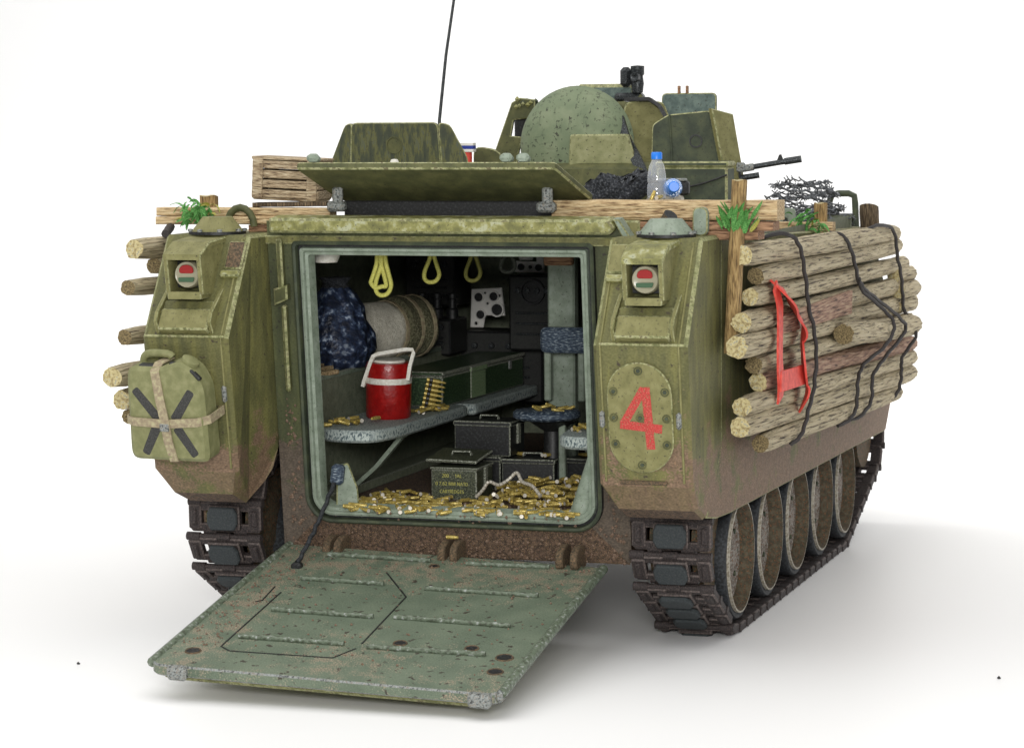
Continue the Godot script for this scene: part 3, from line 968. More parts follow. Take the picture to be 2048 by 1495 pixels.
func ramp_door(t: Node3D) -> void:
	var xb := Vector3(0.99951582, -0.03111458, 0.0)
	var yb := Vector3(0.03064113, 0.98430677, 0.17360344)
	var zb := xb.cross(yb)
	var rf := turn(xb, yb, zb, Vector3(-0.0205, 0.417, -0.1))
	var rp := Node3D.new()
	rp.name = "ramp_door"
	t.add_child(rp, true)
	var g := geo()
	# outline in (x, -z) laid flat: local z of the prism is the ramp's normal
	g.x = rf * turn(Vector3.RIGHT, Vector3.FORWARD, Vector3.UP, Vector3.ZERO)
	g.prism(M.ramp, rounded(V2([-0.79, -0.02, -0.80, -1.60, -0.76, -1.64, 0.74, -1.64, 0.78, -1.60, 0.77, -0.02]), 0.03, 3), -0.052, 0.0, 0.008, M.worn_silver)
	g.prism(M.yellow_green, V2([-0.74, -0.10, -0.74, -1.60, 0.72, -1.60, 0.72, -0.10]), -0.085, -0.05, 0.015, M.edge)
	put(g, "panel", rp)
	g = geo()
	g.x = rf
	for e in [-1.0, 1.0]:
		g.tube(M.rib, [Vector3(e * 0.785 - 0.01, -0.008, 0.02), Vector3(e * 0.787 - 0.01, -0.006, 0.5), Vector3(e * 0.789 - 0.01, -0.008, 1.1), Vector3(e * 0.79 - 0.01, -0.010, 1.60)], 0.022, 8)
		put(g, "edge_roll", rp)
		g = geo()
		g.x = rf
	for a in [[-0.551, 0.492, -0.144, 0.482], [0.062, 0.497, 0.597, 0.478], [-0.523, 0.912, -0.042, 0.9], [0.051, 0.882, 0.591, 0.874], [-0.535, 1.262, -0.05, 1.246], [0.06, 1.256, 0.59, 1.228], [-0.548, 0.148, -0.039, 0.128], [0.138, 0.132, 0.534, 0.092]]:
		g = geo()
		g.x = rf
		var p := Vector3(a[0], 0.008, a[1]); var q := Vector3(a[2], 0.008, a[3])
		var l := []
		for k in 13:
			l.append(p.lerp(q, k / 12.0) + Vector3(0, 0.001 * sin(k * 2.1), 0.001 * cos(k * 1.7)))
		g.tube(M.rib, l, 0.012, 7)
		put(g, "tread_bar", rp)
	# scribed outline of the small door: narrow black strips in place of its grooves
	g = geo()
	g.x = rf
	for l in [[-0.194, 0.312, 0.009, 0.608, 0.02, 1.213], [-0.575, 0.676, -0.571, 1.379, -0.513, 1.423, -0.044, 1.40, 0.015, 1.272], [-0.632, 0.608, -0.618, 0.798, -0.643, 0.819]]:
		var pts := []
		for i in range(0, l.size(), 2):
			pts.append(Vector3(l[i], 0.0012, l[i + 1]))
		for i in pts.size() - 1:
			g.strap(M.black, [pts[i], pts[i + 1]], Vector3.UP.cross(pts[i + 1] - pts[i]).normalized(), 0.007, 0.0025)
	put(g, "door_gap", rp)
	for h in [[-0.668, 1.459, 0.03], [0.688, 1.397, 0.03], [0.677, 1.233, 0.034], [0.182, 1.17, 0.026], [0.505, 1.159, 0.026], [-0.002, 0.185, 0.02]]:
		g = geo()
		g.x = rf * turn(Vector3.RIGHT, Vector3.UP, Vector3.BACK, Vector3(h[0], 0.0, h[1]))
		g.lathe(M.rust, [Vector2(h[2] + 0.008, 0.0), Vector2(h[2] + 0.004, 0.006), Vector2(h[2], 0.003)], 14)
		g.lathe(M.black, [Vector2(h[2], 0.003), Vector2(0.0, 0.0015)], 14)
		put(g, "bolt_hole", rp)
	for e in [[-0.66, 0.09], [0.70, 0.10]]:
		g = geo()
		g.x = rf
		g.box(M.worn_silver, Vector3(e[0], -0.028, 1.645), Vector3(e[1], 0.062, 0.05), 0.012)
		put(g, "end_lug", rp)
	g = geo()
	g.x = rf
	g.box(M.worn_silver, Vector3(0.773, -0.02, 1.52), Vector3(0.03, 0.055, 0.20), 0.01)
	put(g, "worn_corner", rp)
	# crumbs of soil trodden onto the ramp
	g = geo()
	g.x = rf
	rng.seed = 41
	for i in 420:
		var px := rng.randf_range(-0.74, 0.74)
		var pz := 0.05 + pow(rng.randf(), 2.2) * 1.4
		if rng.randf() < 0.35:
			px = rng.randf_range(-0.76, -0.60)
			pz = rng.randf_range(0.05, 1.4)
		lump(g, M.soil, Vector3(px, 0.002, pz), rng.randf_range(0.003, 0.008))
	var o := put(g, "soil_crumbs", rp)
	o.set_meta("kind", "stuff")

func running_gear(t: Node3D, s: float) -> void:
	var cx := 1.08 if s > 0 else -RL
	# road wheels: dual discs, dished outward
	for i in 5:
		var w := Node3D.new()
		w.name = "road_wheel"
		t.add_child(w, true)
		w.position = Vector3(cx, 0.365, -0.725 - 0.667 * i)
		w.rotation.x = 0.7 * i
		var g := geo()
		g.x = Transform3D(Basis(Vector3.UP, Vector3(s, 0, 0), Vector3.BACK), Vector3.ZERO)
		g.lathe(M.tyre, [Vector2(0.268, 0.075), Vector2(0.300, 0.075), Vector2(0.305, 0.085), Vector2(0.305, 0.165), Vector2(0.298, 0.174), Vector2(0.272, 0.172)], 44)
		put(g, "tyre", w)
		g = geo()
		g.x = Transform3D(Basis(Vector3.UP, Vector3(s, 0, 0), Vector3.BACK), Vector3.ZERO)
		g.lathe(M.tyre, [Vector2(0.268, -0.174), Vector2(0.305, -0.170), Vector2(0.305, -0.08), Vector2(0.268, -0.075)], 32)
		put(g, "tyre", w)
		g = geo()
		g.x = Transform3D(Basis(Vector3.UP, Vector3(s, 0, 0), Vector3.BACK), Vector3.ZERO)
		g.lathe(M.rim_edge, [Vector2(0.273, 0.168), Vector2(0.273, 0.186), Vector2(0.264, 0.187)], 44)
		g.lathe(M.wheel_dish, [Vector2(0.264, 0.187), Vector2(0.260, 0.178), Vector2(0.240, 0.118)].map(func(v): return v), 44)
		put(g, "rim", w)
		g = geo()
		g.x = Transform3D(Basis(Vector3.UP, Vector3(s, 0, 0), Vector3.BACK), Vector3.ZERO)
		g.lathe(M.wheel_face, [Vector2(0.240, 0.118), Vector2(0.215, 0.108), Vector2(0.19, 0.108), Vector2(0.115, 0.126), Vector2(0.075, 0.128)], 36)
		put(g, "disc", w)
		g = geo()
		g.x = Transform3D(Basis(Vector3.UP, Vector3(s, 0, 0), Vector3.BACK), Vector3.ZERO)
		g.lathe(M.wheel_face, [Vector2(0.268, -0.08), Vector2(0.0, -0.08)], 24)
		put(g, "disc", w)
		g = geo()
		g.x = Transform3D(Basis(Vector3.UP, Vector3(s, 0, 0), Vector3.BACK), Vector3.ZERO)
		g.lathe(M.wheel_face, [Vector2(0.075, 0.128), Vector2(0.07, 0.14), Vector2(0.05, 0.150), Vector2(0.0, 0.152)], 20)
		put(g, "hub", w)
		for k in 8:
			g = geo()
			g.x = Transform3D(Basis(Vector3.UP, Vector3(s, 0, 0), Vector3.BACK), Vector3(s * 0.114, 0.145 * cos(TAU * k / 8), 0.145 * sin(TAU * k / 8)))
			g.lathe(M.dark_olive, [Vector2(0.013, 0.0), Vector2(0.013, 0.014), Vector2(0.0, 0.016)], 6)
			put(g, "bolt", w)
	# idler behind, sprocket in front
	var idz := -0.40
	for e in [[idz, 0.50, 0.265], [-4.30, 0.62, 0.265]]:
		var idler := Node3D.new()
		idler.name = "idler_wheel" if e[0] == idz else "drive_sprocket"
		t.add_child(idler, true)
		for f in [-1.0, 1.0]:
			var g := geo()
			g.x = Transform3D(Basis(Vector3.UP, Vector3(s, 0, 0), Vector3.BACK), Vector3(cx, e[1], e[0]))
			g.lathe(M.wheel_dish, [Vector2(e[2] - 0.05, f * 0.10 - 0.02), Vector2(e[2], f * 0.10 - 0.02), Vector2(e[2], f * 0.10 + 0.02), Vector2(e[2] - 0.05, f * 0.10 + 0.02), Vector2(0.1, f * 0.12), Vector2(0.0, f * 0.12)], 32)
			g.lathe(M.wheel_dish, [Vector2(e[2] - 0.05, f * 0.10 - 0.02), Vector2(0.0, f * 0.07)], 32)
			put(g, "disc", idler)

	# the track: hull of the circles it runs over, walked in equal steps
	var cloud := PackedVector2Array()
	for c in [[idz, 0.50, 0.305], [-4.30, 0.62, 0.305], [-0.725, 0.365, 0.34], [-3.393, 0.365, 0.34]]:
		for k in 72:
			cloud.append(Vector2(c[0], c[1]) + Vector2.from_angle(TAU * k / 72) * c[2])
	var hull := Geometry2D.convex_hull(cloud)
	var total := 0.0
	for i in hull.size() - 1:
		total += hull[i].distance_to(hull[i + 1])
	var count := int(round(total / 0.153))
	var step := total / count
	var track := Node3D.new()
	track.name = "track"
	t.add_child(track, true)
	var link := MeshInstance3D.new()
	link.mesh = link_mesh().mesh()
	link.name = "track_link"
	var pad := MeshInstance3D.new()
	var gp := geo()
	gp.x = turn(Vector3.RIGHT, Vector3.BACK, Vector3.DOWN, Vector3(0, -0.038, 0))
	gp.prism(M.track_pad, V2([-0.06, -0.056, 0.06, -0.056, 0.078, -0.025, 0.078, 0.025, 0.06, 0.056, -0.06, 0.056, -0.078, 0.025, -0.078, -0.025]), 0.0, 0.024, 0.006)
	pad.mesh = gp.mesh()
	pad.name = "track_pad"
	var at := 0.02
	var seg := 0
	var gone := 0.0
	for k in count:
		var want := at + step * k
		while seg < hull.size() - 2 and gone + hull[seg].distance_to(hull[seg + 1]) < want:
			gone += hull[seg].distance_to(hull[seg + 1])
			seg += 1
		var along := (hull[seg + 1] - hull[seg]).normalized()
		var p := hull[seg] + along * (want - gone)
		var q := p + along * step * 0.5
		var out := Vector2(along.y, -along.x)
		if out.dot(p - Vector2(-2.2, 0.45)) < 0.0:
			out = -out
		var b := Basis(Vector3.RIGHT, Vector3(0, -out.y, -out.x), Vector3.RIGHT.cross(Vector3(0, -out.y, -out.x)))
		var xf := Transform3D(b, Vector3(cx, q.y, q.x))
		var l: Node3D = link if k == 0 else link.duplicate()
		l.transform = xf
		track.add_child(l, true)
		var d: Node3D = pad if k == 0 else pad.duplicate()
		d.transform = xf
		track.add_child(d, true)

# one track shoe; y points to the inside of the loop
func link_mesh() -> Geo:
	var g := geo()
	for z in [-0.052, 0.052]:
		g.box(M.track, Vector3(0, 0, z), Vector3(0.36, 0.036, 0.042), 0.007, M.track_edge)
	g.box(M.track, Vector3(0, -0.014, 0), Vector3(0.165, 0.046, 0.12), 0.007, M.track_edge)
	for x in [-1.0, 1.0]:
		g.box(M.track, Vector3(x * 0.156, -0.004, 0), Vector3(0.066, 0.044, 0.12), 0.007, M.track_edge)
		g.box(M.track, Vector3(x * 0.158, -0.026, 0), Vector3(0.03, 0.02, 0.08), 0.006)
	for k in 5:
		g.x = Transform3D(Basis(Vector3.UP, Vector3.RIGHT, Vector3.FORWARD), Vector3(-0.16 + 0.08 * k, 0, 0.072 if k % 2 == 0 else -0.072))
		g.lathe(M.track, [Vector2(0.0, -0.034), Vector2(0.021, -0.034), Vector2(0.021, 0.034), Vector2(0.0, 0.034)], 10)
	g.x = Transform3D(Basis(Vector3.UP, Vector3.RIGHT, Vector3.FORWARD), Vector3(0, 0, 0.076))
	g.lathe(M.track, [Vector2(0.0, -0.192), Vector2(0.012, -0.19), Vector2(0.012, 0.19), Vector2(0.0, 0.192)], 8)
	g.x = Transform3D.IDENTITY
	g.prism(M.track, V2([-0.03, 0.01, 0.03, 0.01, 0.016, 0.075, -0.016, 0.075]), -0.035, 0.035, 0.006)
	return g

func cabin(t: Node3D) -> void:
	var g := geo()
	g.box(M.dark_mud, Vector3(0, 0.585, -1.85), Vector3(1.70, 0.03, 3.4))
	put(g, "cabin_floor", t)
	for s in [-1.0, 1.0]:
		g = geo()
		g.quad(M.cabin, Vector3(s * 0.835, 0.6, -0.14), Vector3(s * 0.835, 0.6, -3.5), Vector3(s * 0.835, 1.19, -3.5), Vector3(s * 0.835, 1.19, -0.14), Vector3(-s, 0, 0))
		g.quad(M.cabin, Vector3(s * 0.835, 1.19, -0.14), Vector3(s * 1.26, 1.19, -0.14), Vector3(s * 1.26, 1.19, -3.5), Vector3(s * 0.835, 1.19, -3.5), Vector3.UP)
		g.quad(M.cabin, Vector3(s * 1.26, 1.19, -0.14), Vector3(s * 1.26, 1.19, -3.5), Vector3(s * 1.26, 1.9, -3.5), Vector3(s * 1.26, 1.9, -0.14), Vector3(-s, 0, 0))
		g.quad(M.cabin, Vector3(s * 0.80, 0.97, -0.165), Vector3(s * 1.27, 0.97, -0.165), Vector3(s * 1.27, 1.88, -0.165), Vector3(s * 0.80, 1.88, -0.165), Vector3.FORWARD)
		put(g, "inner_wall", t)
	g = geo()
	g.quad(M.cabin, Vector3(-1.27, 1.872, 0.0), Vector3(1.27, 1.872, 0.0), Vector3(1.27, 1.78, -3.5), Vector3(-1.27, 1.78, -3.5), Vector3.DOWN)
	put(g, "ceiling_lining", t)
	g = geo()
	g.quad(M.cabin, Vector3(-1.27, 0.58, -3.5), Vector3(1.27, 0.58, -3.5), Vector3(1.27, 1.9, -3.5), Vector3(-1.27, 1.9, -3.5), Vector3.BACK)
	put(g, "bulkhead", t)
	g = geo()
	g.box(M.cabin, Vector3(-0.76, 0.625, -1.6), Vector3(0.14, 0.05, 2.8), 0.006, M.can_edge)
	put(g, "floor_rail", t)
	g = geo()
	g.box(M.pale_green, Vector3(-0.842, 1.19, -1.8), Vector3(0.02, 0.03, 3.3), 0.006, M.can_edge)
	put(g, "shelf_lip", t)
	# benches: a seat board with two pads on each side, held by a slanted strut
	for s in [-1.0, 1.0]:
		var bench := Node3D.new()
		bench.name = "bench"
		t.add_child(bench, true)
		g = geo()
		g.x = turn(Vector3(-s, 0, 0), Vector3.BACK, Vector3.UP, Vector3(s * 0.83, 0, 0))
		g.prism(M.bench_pad, rounded(V2([0.0, -0.50, 0.06, -0.36, 0.24, -0.30, 0.37, -0.34, 0.41, -0.55, 0.43, -1.62, 0.0, -1.62]), 0.09, 4), 0.905, 0.965, 0.012)
		put(g, "seat_pad", bench)
		g = geo()
		g.x = turn(Vector3(-s, 0, 0), Vector3.BACK, Vector3.UP, Vector3(s * 0.83, 0, 0))
		g.prism(M.bench_pad, rounded(V2([0.0, -1.66, 0.44, -1.66, 0.46, -2.75, 0.0, -2.75]), 0.04, 3), 0.905, 0.962, 0.010)
		put(g, "seat_pad", bench)
		g = geo()
		g.box(M.pale_green, Vector3(s * 0.56, 0.897, -0.72), Vector3(0.22, 0.016, 0.08), 0.004)
		g.strap(M.pale_green, [Vector3(s * 0.47, 0.89, -0.72), Vector3(s * 0.60, 0.74, -0.72), Vector3(s * 0.76, 0.60, -0.72)], Vector3.BACK, 0.045, 0.02)
		put(g, "strut", bench)
	# commander's seat: column, backrest and round cushion
	var seat := Node3D.new()
	seat.name = "crew_seat"
	t.add_child(seat, true)
	g = geo()
	g.box(M.pale_green, Vector3(0.152, 1.22, -1.47), Vector3(0.145, 1.30, 0.08), 0.01)
	g.box(M.brown_plank, Vector3(0.145, 1.80, -1.42), Vector3(0.155, 0.17, 0.04), 0.008)
	g.x = turn(Vector3.RIGHT, Vector3.BACK, Vector3.DOWN, Vector3(0.175, 1.64, -1.43))
	g.lathe(M.pale_green, [Vector2(0.036, 0.0), Vector2(0.036, 0.004), Vector2(0.03, 0.004), Vector2(0.03, 0.001), Vector2(0.0, 0.001)], 20)
	put(g, "column", seat)
	for px in [0.105, 0.285]:
		g = geo()
		g.box(M.pale_green, Vector3(px, 1.16, -1.36), Vector3(0.036, 0.27, 0.05), 0.006)
		put(g, "rail", seat)
	g = geo()
	g.x = Transform3D(Basis.IDENTITY, Vector3(0.225, 1.342, -1.30))
	g.prism(M.cushion, rounded(V2([-0.14, -0.065, 0.14, -0.065, 0.14, 0.065, -0.14, 0.065]), 0.035, 4), -0.04, 0.03, 0.016)
	put(g, "back_cushion", seat)
	g = geo()
	g.x = Transform3D(Basis.IDENTITY, Vector3(0.185, 0.965, -1.06))
	g.lathe(M.cushion, [Vector2(0.0, 0.0), Vector2(0.155, 0.0), Vector2(0.17, 0.012), Vector2(0.17, 0.034), Vector2(0.155, 0.046), Vector2(0.0, 0.05)], 36)
	put(g, "seat_cushion", seat)
	g = geo()
	g.x = Transform3D(Basis.IDENTITY, Vector3(0.205, 0.6, -1.10))
	g.lathe(M.black, [Vector2(0.09, 0.0), Vector2(0.05, 0.05), Vector2(0.045, 0.30), Vector2(0.13, 0.355)], 20)
	g.lathe(M.pale_green, [Vector2(0.0, 0.36)], 20)
	g.x = Transform3D.IDENTITY
	g.box(M.pale_green, Vector3(0.27, 0.80, -1.05), Vector3(0.035, 0.30, 0.03), 0.005)
	put(g, "pedestal", seat)
	# radios, instruments and boxes by the bulkhead
	var rack := Node3D.new()
	rack.name = "radio_rack"
	t.add_child(rack, true)
	for r in [[-0.91, 1.25, -2.55, 0.26, 0.20, 0.3], [-0.36, 1.38, -2.75, 0.28, 0.42, 0.3], [-0.60, 1.06, -2.9, 0.5, 0.4, 0.3], [0.36, 1.58, -2.1, 0.44, 0.52, 0.3], [-1.02, 1.55, -2.9, 0.3, 0.3, 0.3], [0.35, 1.1, -2.3, 0.3, 0.4, 0.3], [-0.75, 1.78, -2.6, 0.3, 0.1, 0.3]]:
		g = geo()
		g.box(M.cabin_dark, Vector3(r[0], r[1], r[2]), Vector3(r[3], r[4], r[5]), 0.01, M.black)
		for k in 4:
			g.x = turn(Vector3.RIGHT, Vector3.BACK, Vector3.DOWN, Vector3(r[0] + (k - 1.5) * r[3] * 0.2, r[1] + r[4] * 0.3, r[2] + r[5] / 2))
			g.lathe(M.gun_metal, [Vector2(0.018, 0.0), Vector2(0.016, 0.025), Vector2(0.0, 0.026)], 10)
		g.x = Transform3D.IDENTITY
		for k in 3:
			g.box(M.gun_metal, Vector3(r[0], r[1] - r[4] * (0.0 + 0.14 * k), r[2] + r[5] / 2 + 0.006), Vector3(r[3] * 0.7, 0.012, 0.012), 0.003)
		put(g, "radio", rack)
	for k in 3:
		g = geo()
		g.x = Transform3D(Basis.IDENTITY, Vector3(-0.98 + 0.09 * k, 1.35, -2.5))
		g.lathe(M.black, [Vector2(0.034, 0.0), Vector2(0.034, 0.05), Vector2(0.024, 0.06), Vector2(0.024, 0.11), Vector2(0.03, 0.115), Vector2(0.03, 0.14), Vector2(0.0, 0.145)], 14)
		put(g, "knob", rack)
	g = geo()
	g.x = turn(Vector3.RIGHT, Vector3.BACK, Vector3.DOWN, Vector3(-0.36, 1.50, -2.60))
	g.lathe(M.black, [Vector2(0.075, 0.0), Vector2(0.072, 0.015), Vector2(0.062, 0.015), Vector2(0.058, 0.004), Vector2(0.0, 0.006)], 24)
	put(g, "speaker", rack)
	var pan := Node3D.new()
	pan.name = "instrument_panel"
	t.add_child(pan, true)
	g = geo()
	g.x = Transform3D(Basis.IDENTITY, Vector3(0, 0, -2.9))
	g.prism(M.panel_white, V2([-0.83, 1.27, -0.75, 1.27, -0.74, 1.34, -0.62, 1.34, -0.64, 1.50, -0.82, 1.49]), -0.02, 0.0, 0.004)
	put(g, "face", pan)
	for d in [[-0.775, 1.445, 0.026], [-0.685, 1.45, 0.026], [-0.665, 1.375, 0.034], [-0.765, 1.345, 0.026], [-0.72, 1.41, 0.008], [-0.735, 1.47, 0.007], [-0.65, 1.455, 0.008], [-0.79, 1.295, 0.01]]:
		g = geo()
		g.x = turn(Vector3.RIGHT, Vector3.BACK, Vector3.DOWN, Vector3(d[0], d[1], -2.9))
		g.lathe(M.panel_white, [Vector2(d[2] * 1.3, 0.0), Vector2(d[2] * 1.25, 0.012), Vector2(d[2], 0.012), Vector2(d[2] * 0.95, 0.005)], 18)
		g.lathe(M.black, [Vector2(d[2] * 0.95, 0.005), Vector2(0.0, 0.006)], 18)
		put(g, "dial", pan)
	pan = Node3D.new()
	pan.name = "instrument_panel"
	t.add_child(pan, true)
	g = geo()
	g.x = Transform3D(Basis.IDENTITY, Vector3(0, 0, -2.9))
	g.prism(M.panel_white, V2([-0.56, 1.59, -0.38, 1.585, -0.39, 1.69, -0.43, 1.69, -0.43, 1.65, -0.56, 1.655]), -0.02, 0.0, 0.004)
	g.box(M.panel_white, Vector3(-0.49, 1.685, 0.0), Vector3(0.08, 0.05, 0.03), 0.006)
	put(g, "face", pan)
	for d in [[-0.52, 1.62, 0.02], [-0.415, 1.618, 0.02], [-0.465, 1.62, 0.01]]:
		g = geo()
		g.x = turn(Vector3.RIGHT, Vector3.BACK, Vector3.DOWN, Vector3(d[0], d[1], -2.9))
		g.lathe(M.black, [Vector2(d[2], 0.0), Vector2(d[2], 0.008), Vector2(0.0, 0.009)], 16)
		put(g, "dial", pan)
	g = geo()
	g.x = Transform3D(Basis.IDENTITY, Vector3(-0.68, 1.815, -0.26))
	g.lathe(M.white_plastic, [Vector2(0.0, -0.035), Vector2(0.055, -0.03), Vector2(0.068, 0.0), Vector2(0.068, 0.03), Vector2(0.0, 0.03)], 20)
	put(g, "dome_lamp", t)
	# ramp arm at the right, cable anchor at the left
	g = geo()
	g.x = turn(Vector3(0.97, -0.25, 0).normalized(), Vector3(0.25, 0.97, 0).normalized(), Vector3.BACK, Vector3(0.61, 0.60, -0.21))
	g.lathe(M.pale_green, [Vector2(0.0, 0.0), Vector2(0.06, 0.0), Vector2(0.062, 0.01), Vector2(0.058, 0.03), Vector2(0.034, 0.36), Vector2(0.0, 0.37)], 24)
	put(g, "ramp_arm", t)
	g = geo()
	g.x = Transform3D(Basis(Vector3.UP, 0.35), Vector3(-0.56, 0.60, -0.20))
	g.prism(M.pale_green, rounded(V2([-0.055, 0.0, 0.055, 0.0, 0.05, 0.10, 0.005, 0.225, -0.05, 0.21]), 0.015, 3), -0.02, 0.02, 0.006, M.edge)
	put(g, "cable_anchor", t)
	g = geo()
	g.x = Transform3D(Basis(Vector3.UP, 0.2) * Basis(Vector3.FORWARD, 0.12), Vector3(-0.592, 0.772, -0.155))
	g.box(M.cushion, Vector3.ZERO, Vector3(0.062, 0.095, 0.06), 0.012)
	put(g, "cable_block", t)
	var a := Vector3(-0.60, 0.73, -0.12)
	var b := Vector3(-0.655, 0.40, 0.22)
	var pts := []
	for k in 15:
		var u := k / 14.0
		pts.append(a.lerp(b, u) + Vector3(0.004 * sin(k * 2.6), 0.004 * cos(k * 2.6) - 0.02 * sin(PI * u), 0))
	g = geo()
	g.tube(M.tyre, pts, 0.011, 7)
	g.box(M.black, b + Vector3(0, -0.018, 0.006), Vector3(0.05, 0.04, 0.05), 0.01)
	put(g, "ramp_cable", t)

func roof(t: Node3D) -> void:
	# cargo hatch swung back over its hinges, underside to the viewer
	var up := Vector3(0, 0.16, 0.40).normalized()
	var n := Vector3.RIGHT.cross(up)
	var hatch := Node3D.new()
	hatch.name = "cargo_hatch"
	t.add_child(hatch, true)
	var g := geo()
	g.x = turn(Vector3.RIGHT, up, n, Vector3(0.0, 2.085, -0.25))
	g.prism(M.olive, rounded(V2([-0.60, 0.0, 0.665, 0.0, 0.60, 0.435, -0.665, 0.435]), 0.02, 2), -0.03, 0.006, 0.008, M.edge)
	put(g, "plate", hatch)
	g = geo()
	g.box(M.black, Vector3(-0.02, 2.0, -0.34), Vector3(1.16, 0.20, 0.08), 0.01)  # black block added to darken the gap under the hatch
	put(g, "hatch_gap_filler", t)
	for px in [-0.55, 0.487]:
		g = geo()
		g.box(M.worn_silver, Vector3(px, 2.06, -0.08), Vector3(0.09, 0.05, 0.05), 0.012)
		g.box(M.worn_silver, Vector3(px + 0.005, 2.11, -0.08), Vector3(0.05, 0.09, 0.035), 0.012)
		put(g, "hinge", hatch)
	for px in [-0.585, 0.36, 0.44]:
		g = geo()
		g.x = turn(Vector3.RIGHT, up, n, Vector3(px, 2.24, 0.12))
		g.box(M.pale_green, Vector3(0, 0.02, -0.045), Vector3(0.06, 0.05, 0.04), 0.012)
		put(g, "catch", hatch)
	# gunner's shield on the left
	g = geo()
	for f in [[-1.02, -0.90, -0.06, 0.0], [-0.90, -0.42, 0.0, 0.0], [-0.42, -0.28, 0.0, -0.06]]:
		pass
	g.x = Transform3D(Basis.IDENTITY, Vector3(-0.655, 2.05, -1.2))
	g.prism(M.streaked_olive, rounded(V2([-0.25, 0.0, 0.26, 0.0, 0.23, 0.40, -0.24, 0.40]), 0.03, 3), -0.012, 0.012, 0.005, M.edge)
	var fold := Basis(Vector3(0.13, 0, -0.05).normalized(), Vector3.UP, Vector3(0.05, 0, 0.13).normalized())
	g.x = Transform3D(fold, Vector3(-0.395, 2.05, -1.2))
	g.prism(M.streaked_olive, rounded(V2([0.0, 0.0, 0.13, 0.0, 0.12, 0.22, 0.03, 0.39, -0.03, 0.40]), 0.02, 2), -0.012, 0.012, 0.005, M.edge)
	fold = Basis(Vector3(0.13, 0, 0.05).normalized(), Vector3.UP, Vector3(-0.05, 0, 0.13).normalized())
	g.x = Transform3D(fold, Vector3(-1.025, 2.05, -1.25))
	g.prism(M.streaked_olive, rounded(V2([0.0, 0.0, 0.135, 0.0, 0.15, 0.40, 0.10, 0.39, 0.0, 0.20]), 0.02, 2), -0.012, 0.012, 0.005, M.edge)
	g.x = turn(Vector3.RIGHT, Vector3.BACK, Vector3.DOWN, Vector3(-0.66, 2.335, -1.19))
	g.lathe(M.olive, [Vector2(0.044, 0.0), Vector2(0.044, 0.006), Vector2(0.038, 0.006), Vector2(0.037, 0.002), Vector2(0.0, 0.003)], 24)
	put(g, "gun_shield", t)
	g = geo()
	g.x = Transform3D(Basis.IDENTITY, Vector3(-0.30, 2.05, -2.0))
	g.prism(M.olive, rounded(V2([-0.2, 0.0, 0.0, 0.0, -0.01, 0.17, -0.06, 0.25, -0.2, 0.27]), 0.05, 4), -0.012, 0.012, 0.005, M.edge)
	put(g, "far_shield", t)
	# the cupola: base ring, bulged round hatch standing open, shields round it
	var cup := Node3D.new()
	cup.name = "cupola"
	t.add_child(cup, true)
	g = geo()
	g.x = Transform3D(Basis.IDENTITY, Vector3(0.22, 1.86, -2.25))
	g.lathe(M.olive, [Vector2(0.62, 0.0), Vector2(0.62, 0.10), Vector2(0.55, 0.14), Vector2(0.52, 0.34), Vector2(0.44, 0.37), Vector2(0.0, 0.37)], 32)
	put(g, "base_ring", cup)
	g = geo()
	g.x = turn(Vector3.RIGHT, Vector3(0, 0.08, 1).normalized(), Vector3.RIGHT.cross(Vector3(0, 0.08, 1).normalized()), Vector3(0.068, 2.325, -2.02))
	var prof := [Vector2(0.300, -0.03), Vector2(0.312, -0.02), Vector2(0.312, 0.0)]
	for k in 9:
		var a := (PI * 0.44) * k / 8
		prof.append(Vector2(0.305 * cos(a), 0.01 + 0.155 * sin(a)))
	prof.append(Vector2(0.0, 0.163))
	g.lathe(M.dome_green, prof, 48)
	put(g, "round_hatch", cup)
	g = geo()
	g.x = Transform3D(Basis(Vector3.UP, 0.12), Vector3(0.27, 2.205, -1.86))
	g.prism(M.pale_tan, rounded(V2([-0.19, 0.0, 0.19, 0.0, 0.12, 0.175, -0.18, 0.175]), 0.012, 2), -0.12, 0.03, 0.008, M.edge)
	g.prism(M.dark_olive, V2([-0.17, -0.03, 0.18, -0.03, 0.18, 0.0, -0.17, 0.0]), -0.12, 0.015, 0.0)
	put(g, "rear_box", cup)
	# left side shield with its notch
	g = geo()
	g.x = Transform3D(Basis.IDENTITY, Vector3(0, 0, -2.2))
	g.prism(M.olive, V2([-0.54, 1.95, -0.46, 2.24, -0.345, 2.55, -0.30, 2.575, -0.21, 2.565, -0.22, 2.47, -0.335, 2.455, -0.352, 2.37, -0.29, 2.365, -0.315, 2.24, -0.30, 1.95]), -0.015, 0.015, 0.005, M.edge)
	put(g, "side_shield", cup)
	g = geo()
	g.box(M.black, Vector3(-0.28, 2.41, -2.30), Vector3(0.16, 0.22, 0.05), 0.01)
	put(g, "inner_shield", cup)
	g = geo()
	rng.seed = 77
	for i in 22:
		lump(g, M.yellow_green if i % 3 == 0 else M.dark_olive, Vector3(-0.27 + rng.randf_range(-0.05, 0.06), 2.545 + rng.randf_range(-0.025, 0.025), -2.2 + rng.randf_range(-0.03, 0.03)), 0.013)
	put(g, "shield_cap", cup)
	# right of the hatch: worn yellow plate, then the gunner's folded shield and a far plate
	g = geo()
	g.x = Transform3D(Basis(Vector3.UP, 0.45), Vector3(0.40, 2.18, -2.18))
	g.prism(M.tan_green, rounded(V2([-0.12, 0.0, 0.12, 0.0, 0.15, 0.25, 0.10, 0.37, -0.10, 0.37, -0.12, 0.30]), 0.03, 3), -0.015, 0.015, 0.006, M.edge)
	put(g, "side_shield", cup)
	g = geo()
